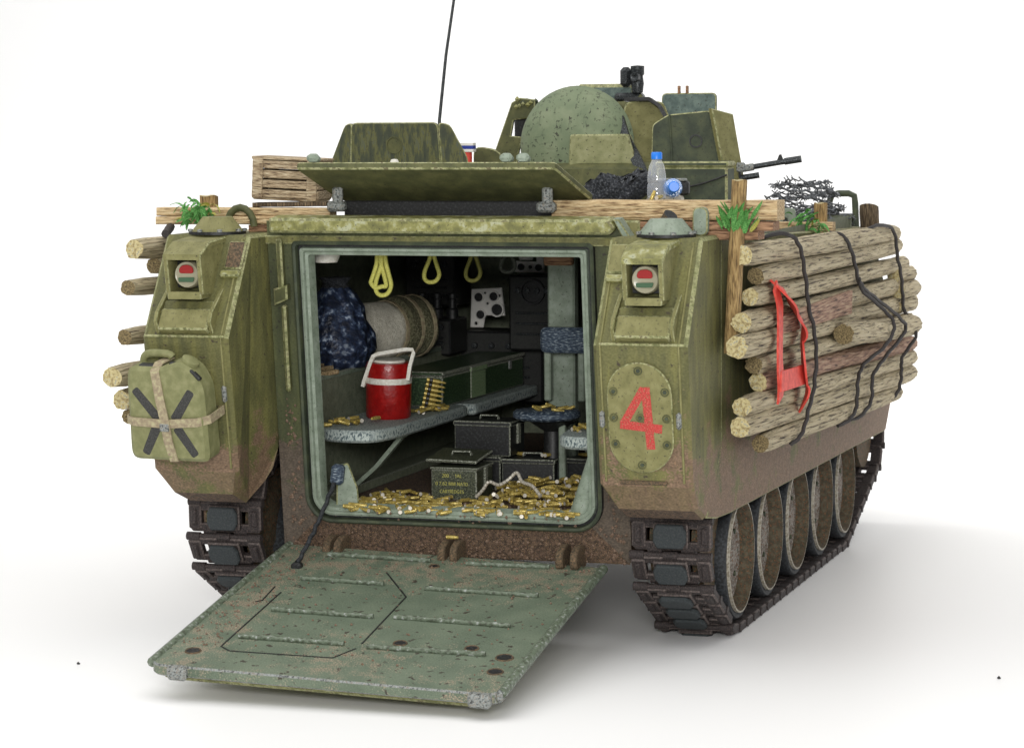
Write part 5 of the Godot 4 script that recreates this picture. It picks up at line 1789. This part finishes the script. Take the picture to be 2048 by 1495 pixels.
	o = put(g, "debris", self, Vector3(1.2, 1.93, -0.7))
	o.set_meta("kind", "stuff")
	tag(o, "crumbs of soil and grit strewn along the right roof edge", "debris")
	for s in [[-1.47, 0.89, "dark speck on the paper to the left of the ramp"], [2.61, 0.10, "dark speck on the paper far to the right of the track"]]:
		g = geo()
		lump(g, M.black, Vector3(0, 0.004, 0), 0.009)
		tag(put(g, "speck", self, Vector3(s[0], 0, s[1])), s[2], "speck", "specks on the paper")

func sysfont(n: String) -> SystemFont:
	var f := SystemFont.new()
	f.font_names = PackedStringArray([n])
	return f

func bottle(t: Node3D, m: Material) -> void:
	var g := geo()
	g.lathe(m, [Vector2(0.0, 0.0), Vector2(0.042, 0.0), Vector2(0.046, 0.012), Vector2(0.045, 0.06), Vector2(0.041, 0.07), Vector2(0.045, 0.08), Vector2(0.044, 0.105), Vector2(0.036, 0.15), Vector2(0.022, 0.18), Vector2(0.02, 0.185), Vector2(0.02, 0.195)], 24)
	put(g, "body", t)
	g = geo()
	g.lathe(M.bottle_blue, [Vector2(0.0, 0.182), Vector2(0.026, 0.182), Vector2(0.026, 0.21), Vector2(0.022, 0.215), Vector2(0.0, 0.215)], 20)
	put(g, "cap", t)

func jerry_can() -> void:
	var upl := Vector3(0, 0.634, 0.105).normalized()
	var nl := Vector3(0, -0.105, 0.634).normalized()
	var t := thing("jerry_can", "pale olive jerry can with a dark X on its face, strapped to the left tank", "jerry can", Vector3(-1.128, 0.935, 0.43))
	t.basis = Basis(Vector3(0.998, -0.05, 0).normalized(), upl, nl)
	t.rotate_object_local(Vector3.BACK, 0.03)
	t.scale = Vector3(0.95, 0.97, 0.97)
	var g := geo()
	g.prism(M.jerry, rounded(V2([-0.19, 0.0, 0.19, 0.0, 0.205, 0.03, 0.195, 0.36, 0.15, 0.45, 0.075, 0.49, -0.02, 0.455, -0.19, 0.455, -0.205, 0.40, -0.21, 0.03]), 0.032, 4), 0.01, 0.165, 0.018)
	put(g, "body", t)
	g = geo()
	g.tube(M.jerry, smooth(V3([-0.16, 0.44, 0.05, -0.155, 0.475, 0.05, -0.12, 0.495, 0.05, -0.03, 0.495, 0.05, -0.005, 0.48, 0.05]), 4), 0.02, 8)
	g.box(M.black, Vector3(-0.085, 0.452, 0.115), Vector3(0.13, 0.02, 0.05), 0.008)
	put(g, "handle", t)
	g = geo()
	g.x = Transform3D(Basis(Vector3.BACK, -0.5), Vector3(0.10, 0.455, 0.10))
	g.lathe(M.jerry, [Vector2(0.045, 0.0), Vector2(0.045, 0.035), Vector2(0.03, 0.042), Vector2(0.0, 0.042)], 16)
	put(g, "cap", t)
	g = geo()
	g.box(M.black, Vector3(0.04, 0.470, 0.125), Vector3(0.05, 0.018, 0.035), 0.006)
	g.x = Transform3D(Basis(Vector3.BACK, -0.75), Vector3(0.155, 0.425, 0.145))
	g.box(M.black, Vector3(0, 0, 0), Vector3(0.07, 0.018, 0.03), 0.006)
	put(g, "cap_clamp", t)
	for s in [[-0.155, 0.335, -0.055, 0.215], [0.125, 0.335, 0.045, 0.215], [-0.12, 0.045, -0.065, 0.155], [0.13, 0.045, 0.055, 0.155]]:
		g = geo()
		var a := Vector2(s[0], s[1])
		var b := Vector2(s[2], s[3])
		var w := (b - a).normalized().orthogonal() * 0.021
		var e := (b - a).normalized() * 0.017
		g.prism(M.jerry_groove, rounded(PackedVector2Array([a - w - e, a + w - e, b + w * 1.2 + e, b - w * 1.2 + e]), 0.013, 3), 0.160, 0.1665, 0.002)
		put(g, "pressed_rib", t)
	g = geo()
	g.strap(M.dusty_strap, V3([-0.222, 0.19, 0.0, -0.222, 0.19, 0.14, -0.18, 0.19, 0.174, 0.0, 0.186, 0.176, 0.16, 0.20, 0.174, 0.215, 0.21, 0.14, 0.225, 0.22, 0.0]), Vector3.UP, 0.042, 0.007)
	put(g, "strap", t)
	g = geo()
	g.strap(M.dusty_strap, V3([-0.03, 0.47, 0.02, -0.045, 0.468, 0.12, -0.05, 0.44, 0.165, -0.03, 0.30, 0.172, -0.005, 0.19, 0.183, 0.0, 0.10, 0.174, 0.02, 0.0, 0.16, 0.02, -0.008, 0.04]), Vector3.RIGHT, 0.046, 0.007)
	put(g, "strap", t)
	g = geo()
	g.box(M.worn_silver, Vector3(-0.01, 0.17, 0.184), Vector3(0.05, 0.04, 0.012), 0.005)
	put(g, "buckle", t)

func cabin_load() -> void:
	# duffel bag
	var t := thing("duffel_bag", "dark blue mottled duffel bag with a drawn black top, on the left shelf inside", "bag", Vector3(-0.965, 1.19, -1.12))
	var g := geo()
	noise.seed = 31
	var rs := []
	for s in [[0.0, 0.11], [0.02, 0.155], [0.10, 0.185], [0.18, 0.18], [0.25, 0.15], [0.32, 0.135], [0.38, 0.10], [0.42, 0.065]]:
		var row := PackedVector3Array()
		for k in 54:
			var a := TAU * k / 54
			var f: float = s[1] * (1.0 + 0.12 * noise.get_noise_3d(cos(a) * 1.6, s[0] * 6.0, sin(a) * 1.6) + 0.06 * noise.get_noise_3d(cos(a) * 5.0, s[0] * 16.0, sin(a) * 5.0))
			f *= 1.0 + 0.07 * smoothstep(0.12, 0.36, s[0]) * sin(a * 9.0 + 2.0 * sin(a * 2.0))
			row.append(Vector3(cos(a) * f + 0.04 * (0.4 - s[0]), s[0], sin(a) * f * 1.15))
		rs.append(row)
	g.rings(M.blue_cloth, rs)
	put(g, "bag_body", t)
	g = geo()
	g.x = Transform3D(Basis.IDENTITY, Vector3(0.0, 0.42, 0))
	g.lathe(M.rag, [Vector2(0.06, -0.01), Vector2(0.075, 0.0), Vector2(0.06, 0.015), Vector2(0.085, 0.05), Vector2(0.0, 0.055)], 14)
	put(g, "drawn_top", t)
	# bed rolls
	for r in [["beige canvas bed roll with deep folds, behind the red cooler", M.beige_cloth, 0.0, -0.54, 0.158, 0], ["olive speckled bed roll standing behind the beige one", M.olive_cloth, 0.0, -0.24, 0.168, 3]]:
		t = thing("bed_roll", r[0], "bed roll", Vector3(-1.13, 1.19, -1.30) if r[5] == 0 else Vector3(-0.925, 1.19, -1.80), "rolls on the left shelf")
		t.rotation.y = -0.40
		g = geo()
		rs = []
		for i in 19:
			var u := i / 18.0
			var row := PackedVector3Array()
			for k in 30:
				var a := TAU * k / 30
				var f: float = r[4] * (0.95 + 0.05 * absf(sin(u * 6.0 + 0.9 * sin(a * 1.0 + 1.0) + 0.5 * sin(a * 3.0) + r[5]))) * (1.0 + 0.05 * noise.get_noise_3d(cos(a) * 2.0, sin(a) * 2.0, u * 3.0 + r[5]))
				if i == 0 or i == 18:
					f *= 0.80
				row.append(Vector3(cos(a) * f, r[4] * 0.94 + sin(a) * f, (r[3] - r[2]) * u))
			rs.append(row)
		g.rings(r[1], rs)
		put(g, "roll", t)
		for q in ([0.96] if r[5] == 0 else [0.4, 0.8]):
			g = geo()
			var c := []
			for k in 21:
				var a := TAU * k / 20
				c.append(Vector3(cos(a) * r[4] * 1.0, r[4] * 0.94 + sin(a) * r[4] * 1.0, (r[3] - r[2]) * q))
			g.strap(M.dusty_strap, c, Vector3.BACK, 0.022, 0.008)
			put(g, "tie", t)
	# splintered slats at the shelf edge
	for k in 4:
		g = geo()
		g.box(M.plank, Vector3.ZERO, Vector3(0.03, 0.022, 0.30 - 0.04 * k), 0.004)
		var o := put(g, "slat", self, Vector3(-0.85 - 0.035 * k, 1.208 + 0.014 * (k % 2), -0.62 - 0.07 * k))
		o.rotation.y = 0.1 * (k - 1.5)
		tag(o, ["pale broken slat at the very edge of the left shelf", "broken slat second from the edge of the left shelf", "broken slat third from the edge, under the duffel bag", "broken slat farthest in under the duffel bag"][k], "slat", "broken slats on the left shelf")
	# red cooler
	t = thing("cooler_jug", "glossy red drinks cooler with a white band and a white swing handle", "cooler", Vector3(-0.61, 0.966, -0.92))
	t.rotation = Vector3(0.03, 0.0, -0.03)
	g = geo()
	g.lathe(M.red_paint, [Vector2(0.0, 0.0), Vector2(0.106, 0.0), Vector2(0.114, 0.01), Vector2(0.116, 0.176), Vector2(0.116, 0.21), Vector2(0.117, 0.262), Vector2(0.11, 0.282), Vector2(0.08, 0.286)], 40)
	put(g, "body", t)
	g = geo()
	g.lathe(M.white_plastic, [Vector2(0.1162, 0.178), Vector2(0.1185, 0.180), Vector2(0.1185, 0.207), Vector2(0.1162, 0.209)], 40)
	put(g, "band", t)
	g = geo()
	g.lathe(M.white_plastic, [Vector2(0.086, 0.284), Vector2(0.082, 0.296), Vector2(0.0, 0.298)], 32)
	put(g, "lid", t)
	g = geo()
	g.strap(M.white_plastic, V3([-0.105, 0.165, 0.085, -0.098, 0.19, 0.087, -0.062, 0.29, 0.09, -0.05, 0.318, 0.088, -0.03, 0.328, 0.08, 0.10, 0.352, 0.03, 0.128, 0.352, 0.015, 0.137, 0.335, 0.01, 0.125, 0.27, 0.03, 0.118, 0.20, 0.04]), Vector3(0.2, 0.3, 0.93), 0.03, 0.018)
	put(g, "handle", t)
	# belt of rounds
	t = thing("cartridge_belt", "bundle of linked brass cartridges leaning against the long green box on the bench", "cartridge belt", Vector3(-0.50, 0.966, -1.24))
	t.rotation = Vector3(-0.15, 0.3, -0.2)
	for k in 7:
		for q in 2:
			g = geo()
			g.x = turn(Vector3.BACK, Vector3.RIGHT, Vector3.UP, Vector3(-0.045, 0.014 + 0.024 * k, 0.018 - q * 0.026))
			g.lathe(M.brass, [Vector2(0.0, 0.0), Vector2(0.011, 0.0), Vector2(0.011, 0.062), Vector2(0.006, 0.074), Vector2(0.006, 0.09), Vector2(0.0, 0.102)], 10)
			put(g, "round", t)
		g = geo()
		g.box(M.black, Vector3(-0.022, 0.014 + 0.024 * k, 0.021), Vector3(0.022, 0.02, 0.022), 0.005)
		put(g, "link", t)
	# long green box with a strap
	t = thing("long_metal_box", "long dark green metal box with a pale strap, lying on the left bench", "box", Vector3(-0.60, 0.966, -2.05))
	t.rotation.y = -0.04
	g = geo()
	g.box(M.box_green, Vector3(0, 0.082, 0), Vector3(0.27, 0.16, 1.26), 0.008, M.can_edge)
	put(g, "body", t)
	g = geo()
	g.box(M.box_green, Vector3(0, 0.176, 0), Vector3(0.285, 0.022, 1.28), 0.006, M.can_edge)
	put(g, "lid", t)
	g = geo()
	g.box(M.strap_green, Vector3(0.142, 0.085, 0.12), Vector3(0.008, 0.15, 0.22), 0.003, M.can_edge)
	g.box(M.strap_green, Vector3(0.146, 0.165, 0.12), Vector3(0.014, 0.03, 0.24), 0.004, M.can_edge)
	put(g, "strap", t)
	g = geo()
	g.box(M.worn_silver, Vector3(0.146, 0.14, -0.38), Vector3(0.01, 0.05, 0.04), 0.003)
	put(g, "catch", t)
	# ammunition cans
	ammo_can(Vector3(-0.165, 0.60, -0.76), Vector3(0.235, 0.165, 0.26), 0.0, "green ammunition can with yellow stencilling and its lid lifted, nearest the ramp", true, true)
	ammo_can(Vector3(-0.18, 0.60, -1.13), Vector3(0.26, 0.168, 0.22), 0.0, "dark ammunition can half hidden behind the stencilled one, carrying another can", false, false)
	ammo_can(Vector3(-0.14, 0.772, -1.13), Vector3(0.30, 0.175, 0.22), -0.04, "black-green ammunition can stacked on another, left of the round seat", false, false)
	ammo_can(Vector3(0.10, 0.60, -1.10), Vector3(0.27, 0.165, 0.22), 0.05, "dark ammunition can under the round seat with cartridge cases on its lid", false, false)
	ammo_can(Vector3(0.42, 0.60, -1.18), Vector3(0.26, 0.165, 0.22), -0.12, "dark ammunition can farthest right, under the right bench", false, false)
	# strap loops hanging from the roof
	for s in [[-0.40, -0.30, 0.21, "webbing", 2, "doubled yellow strap loop hanging nearest the door"], [-0.345, -0.85, 0.165, "webbing", 1, "yellow strap loop hanging second from the door"], [-0.31, -1.4, 0.175, "shaded_web", 1, "yellow strap loop in a shaded tone hanging above the instrument panel"], [-0.28, -1.9, 0.145, "dark_web", 1, "dark gray strap loop hanging farthest in"]]:
		var m: Material = M[s[3]] if M.has(s[3]) else M.webbing
		var top = 1.866 + 0.0263 * s[1]
		t = thing("strap_loop", s[5], "strap", Vector3(s[0], top, s[1]), "straps hanging from the cabin roof")
		var bot: float = -(s[2] + 0.02)
		for q in int(s[4]):
			g = geo()
			var dx := -0.025 * q
			var lift := 0.035 * q
			g.tube(m, smooth(V3([-0.008 + dx, 0.0, 0, -0.01 + dx, bot * 0.35, 0, -0.034 + dx, bot * 0.7, 0.01, -0.035 + dx, bot * 0.9 + lift, 0.012, -0.012 + dx, bot + lift, 0.015, 0.022 + dx, bot * 0.97 + lift, 0.01, 0.04 + dx, bot * 0.8, 0.005, 0.026 + dx, bot * 0.55, 0, 0.012 + dx, bot * 0.3, 0, 0.01 + dx, 0.0, 0]), 4), 0.011, 8)
			put(g, "loop", t)

func ammo_can(at: Vector3, size: Vector3, yaw: float, label: String, open: bool, text: bool) -> void:
	var t := thing("ammunition_can", label, "ammunition can", at, "ammunition cans in the cabin")
	t.rotation.y = yaw
	var g := geo()
	g.box(M.can_green if text else M.black, Vector3(0, size.y * 0.45, 0), Vector3(size.x, size.y * 0.9, size.z), 0.006, M.can_edge)
	put(g, "body", t)
	g = geo()
	if open:
		g.box(M.can_green, Vector3(0, size.y * 0.93, 0), Vector3(size.x + 0.012, size.y * 0.07, size.z + 0.012), 0.004, M.can_edge)
		g.x = Transform3D(Basis(Vector3.FORWARD, 0.02) * Basis(Vector3.RIGHT, 0.10), Vector3(-0.02, size.y + 0.035, -0.02))
		g.box(M.can_green, Vector3.ZERO, Vector3(size.x + 0.03, 0.014, size.z + 0.01), 0.005, M.can_edge)
		g.x = Transform3D.IDENTITY
	else:
		g.box(M.can_green if text else M.black, Vector3(0, size.y * 0.93, 0), Vector3(size.x + 0.012, size.y * 0.14, size.z + 0.012), 0.006, M.can_edge)
	put(g, "lid", t)
	g = geo()
	g.strap(M.can_edge, V3([-0.05, 0, 0, -0.045, 0.018, 0, 0.045, 0.018, 0, 0.05, 0, 0]), Vector3.BACK, 0.02, 0.006)
	put(g, "handle", t, Vector3(0, size.y + (0.042 if open else 0.002), 0))
	g = geo()
	g.box(M.can_edge, Vector3(size.x / 2 + 0.006, size.y * 0.62, 0), Vector3(0.012, size.y * 0.6, 0.045), 0.004)
	put(g, "latch", t)
	if text:
		for l in [["200     1AL", 0.118, 0.014], ["0 7.62 MM NATO", 0.078, 0.014], ["CARTRIDGES", 0.04, 0.014]]:
			var tm := TextMesh.new()
			tm.text = l[0]
			tm.font = sysfont("Droid Sans")
			tm.font_size = 16
			tm.pixel_size = 0.0014
			tm.depth = 0.002
			tm.material = M.stencil_yellow
			var o := MeshInstance3D.new()
			o.mesh = tm
			o.name = "stencil"
			o.position = Vector3(-0.01, l[1], size.z / 2 + 0.001)
			t.add_child(o, true)

# how high the cases are heaped at a point of the cabin floor
func mound(q: Vector2) -> float:
	return 0.010 + 0.062 * smoothstep(0.15, 0.85, -q.y) * smoothstep(-0.12, 0.25, q.x)

func casings() -> void:
	var g := geo()
	g.x = turn(Vector3.BACK, Vector3.RIGHT, Vector3.UP, Vector3(-0.03, 0, 0))
	g.lathe(M.primer, [Vector2(0.0, 0.0005), Vector2(0.0108, 0.0)], 10)
	g.lathe(M.brass, [Vector2(0.0108, 0.0), Vector2(0.0108, 0.003), Vector2(0.0095, 0.005), Vector2(0.0108, 0.008), Vector2(0.0102, 0.047), Vector2(0.0080, 0.053), Vector2(0.0080, 0.064)], 10, 0.7)
	g.lathe(M.brass, [Vector2(0.0080, 0.064), Vector2(0.0, 0.055)], 10)
	var mesh := g.mesh()
	rng.seed = 90
	var spots := []
	var heap_at := PackedVector3Array()
	for i in 330:
		var q := Vector2(rng.randf_range(-0.56, 0.62), -0.10 - 0.92 * rng.randf())
		if absf(q.x + 0.17) < 0.15 and q.y < -0.58 or q.x < -0.10 and q.y < -0.72 or q.x > -0.06 and q.x < 0.27 and q.y < -0.96:
			continue
		heap_at.append(Vector3(q.x, 0.6105 + maxf(0.0, mound(q) - 0.012) * rng.randf(), q.y))
	for i in 250:
		var p := Vector3(rng.randf_range(-0.56, 0.62), 0.0, -0.10 - 0.88 * pow(rng.randf(), 1.25))
		if rng.randf() < 0.35:
			p.x = rng.randf_range(0.0, 0.6)
		if absf(p.x + 0.17) < 0.15 and p.z < -0.58 or p.x < -0.10 and p.z < -0.72:
			p.z = rng.randf_range(-0.5, -0.12)
		var heap := mound(Vector2(p.x, p.z))
		p.y = 0.6105 + heap + rng.randf() * 0.006
		var where := "spent brass cartridge case in the heap right of the stencilled can"
		if p.z > -0.27:
			where = "spent brass cartridge case strewn along the door sill, " + ("left half" if p.x < 0.0 else "right half")
		elif p.x < 0.0:
			where = "spent brass cartridge case on the floor before the stencilled can"
		elif p.x > 0.4:
			where = "spent brass cartridge case on the floor beside the slanted ramp arm"
		spots.append([p, rng.randf_range(-0.3, 0.3) * (0.3 + heap * 14.0), where, "cartridge cases scattered on the cabin floor"])
	for i in 12:
		spots.append([Vector3(rng.randf_range(-0.78, -0.55), 0.9755 + 0.02 * (i % 3) * 0.5, rng.randf_range(-0.66, -0.42)), rng.randf_range(-0.1, 0.35), "spent brass cartridge case on the near end of the left bench", "cartridge cases on the left bench"])
	for i in 16:
		spots.append([Vector3(rng.randf_range(-0.55, -0.43), 0.9755 + 0.012 * (i % 2), rng.randf_range(-1.45, -1.05)), rng.randf_range(-0.1, 0.3), "spent brass cartridge case between the cooler and the long box on the bench", "cartridge cases on the left bench"])
	for i in 7:
		spots.append([Vector3(0.205 + rng.randf_range(-0.12, 0.10), 1.016 + 0.008 * (i % 2), -1.06 + rng.randf_range(-0.08, 0.10)), rng.randf_range(-0.05, 0.5), "spent brass cartridge case lying on the round seat cushion", "cartridge cases on the round seat"])
	for i in 6:
		spots.append([Vector3(rng.randf_range(0.02, 0.21), 0.776 + 0.008 * (i % 2), -1.10 + rng.randf_range(-0.03, 0.08)), 0.0, "spent brass cartridge case on the lid of the can under the round seat", "cartridge cases on can lids"])
	for i in 5:
		spots.append([Vector3(rng.randf_range(0.34, 0.48), 0.776 + 0.008 * (i % 2), -1.18 + rng.randf_range(-0.03, 0.08)), 0.0, "spent brass cartridge case on the lid of the can farthest right", "cartridge cases on can lids"])
	for i in 6:
		spots.append([Vector3(rng.randf_range(0.44, 0.56), 0.976 + 0.01 * (i % 2), rng.randf_range(-0.75, -0.5)), rng.randf_range(0.0, 0.4), "spent brass cartridge case on the end of the right bench", "cartridge cases on the right bench"])
	spots.append([Vector3(0.012, 0.502, -0.075), 0.0, "single brass cartridge case caught on the ramp hinge below the door", ""])
	spots.append([Vector3(0.935, 2.10, -0.30), 1.2, "brass cartridge case standing against the clear bottle on the timber", ""])
	spots.append([Vector3(0.965, 2.10, -0.31), 0.1, "brass cartridge case lying between the two bottles", ""])
	var first: MeshInstance3D = null
	for s in spots:
		var o: MeshInstance3D
		if first == null:
			o = MeshInstance3D.new()
			o.mesh = mesh
			first = o
		else:
			o = first.duplicate()
		o.name = numbered("cartridge_case")
		add_child(o, true)
		o.position = s[0]
		o.rotation = Vector3(0, rng.randf_range(0, TAU), s[1])
		o.scale = Vector3.ONE * rng.randf_range(0.86, 0.98)
		if s[2].begins_with("single"):
			o.rotation = Vector3(0, 0.02, 0)
		tag(o, s[2], "cartridge case", s[3])
		if s[3] == "" and o.has_meta("group"):
			o.remove_meta("group")
	# the cases that lie under the ones on top
	var mm := MultiMesh.new()
	mm.transform_format = MultiMesh.TRANSFORM_3D
	mm.mesh = mesh
	mm.instance_count = heap_at.size()
	for i in heap_at.size():
		mm.set_instance_transform(i, Transform3D(Basis.from_euler(Vector3(0, rng.randf_range(0, TAU), rng.randf_range(-0.2, 0.2))).scaled(Vector3.ONE * 0.92), heap_at[i]))
	var mi := MultiMeshInstance3D.new()
	mi.multimesh = mm
	mi.name = "cartridge_case_heap"
	mi.set_meta("kind", "stuff")
	tag(mi, "bed of brass cartridge cases buried under the topmost ones on the cabin floor", "cartridge cases")
	add_child(mi, true)
	# loose belt links among the cases
	var lk := smooth(V3([-0.02, 0.63, -0.54, 0.02, 0.67, -0.53, 0.05, 0.71, -0.53, 0.09, 0.69, -0.56, 0.13, 0.715, -0.60, 0.17, 0.75, -0.60, 0.21, 0.71, -0.56, 0.28, 0.70, -0.50, 0.34, 0.66, -0.44]), 3)
	var chain := thing("link_chain", "twisted strip of empty belt links trailing from the stencilled can over the cartridge cases", "belt links", lk[0])
	for k in lk.size() - 1:
		g = geo()
		g.tube(M.primer, [lk[k].lerp(lk[k + 1], 0.1), lk[k].lerp(lk[k + 1], 0.9)], 0.009, 7)
		put(g, "link", chain, -chain.position)
	# soil trodden in along the sill
	g = geo()
	for i in 260:
		lump(g, M.soil, Vector3(rng.randf_range(-0.6, 0.66), 0.602, rng.randf_range(-0.75, -0.06)), rng.randf_range(0.004, 0.009))
	var o := put(g, "soil", self)
	o.set_meta("kind", "stuff")
	tag(o, "crumbs of reddish soil on the cabin floor just inside the door", "soil")
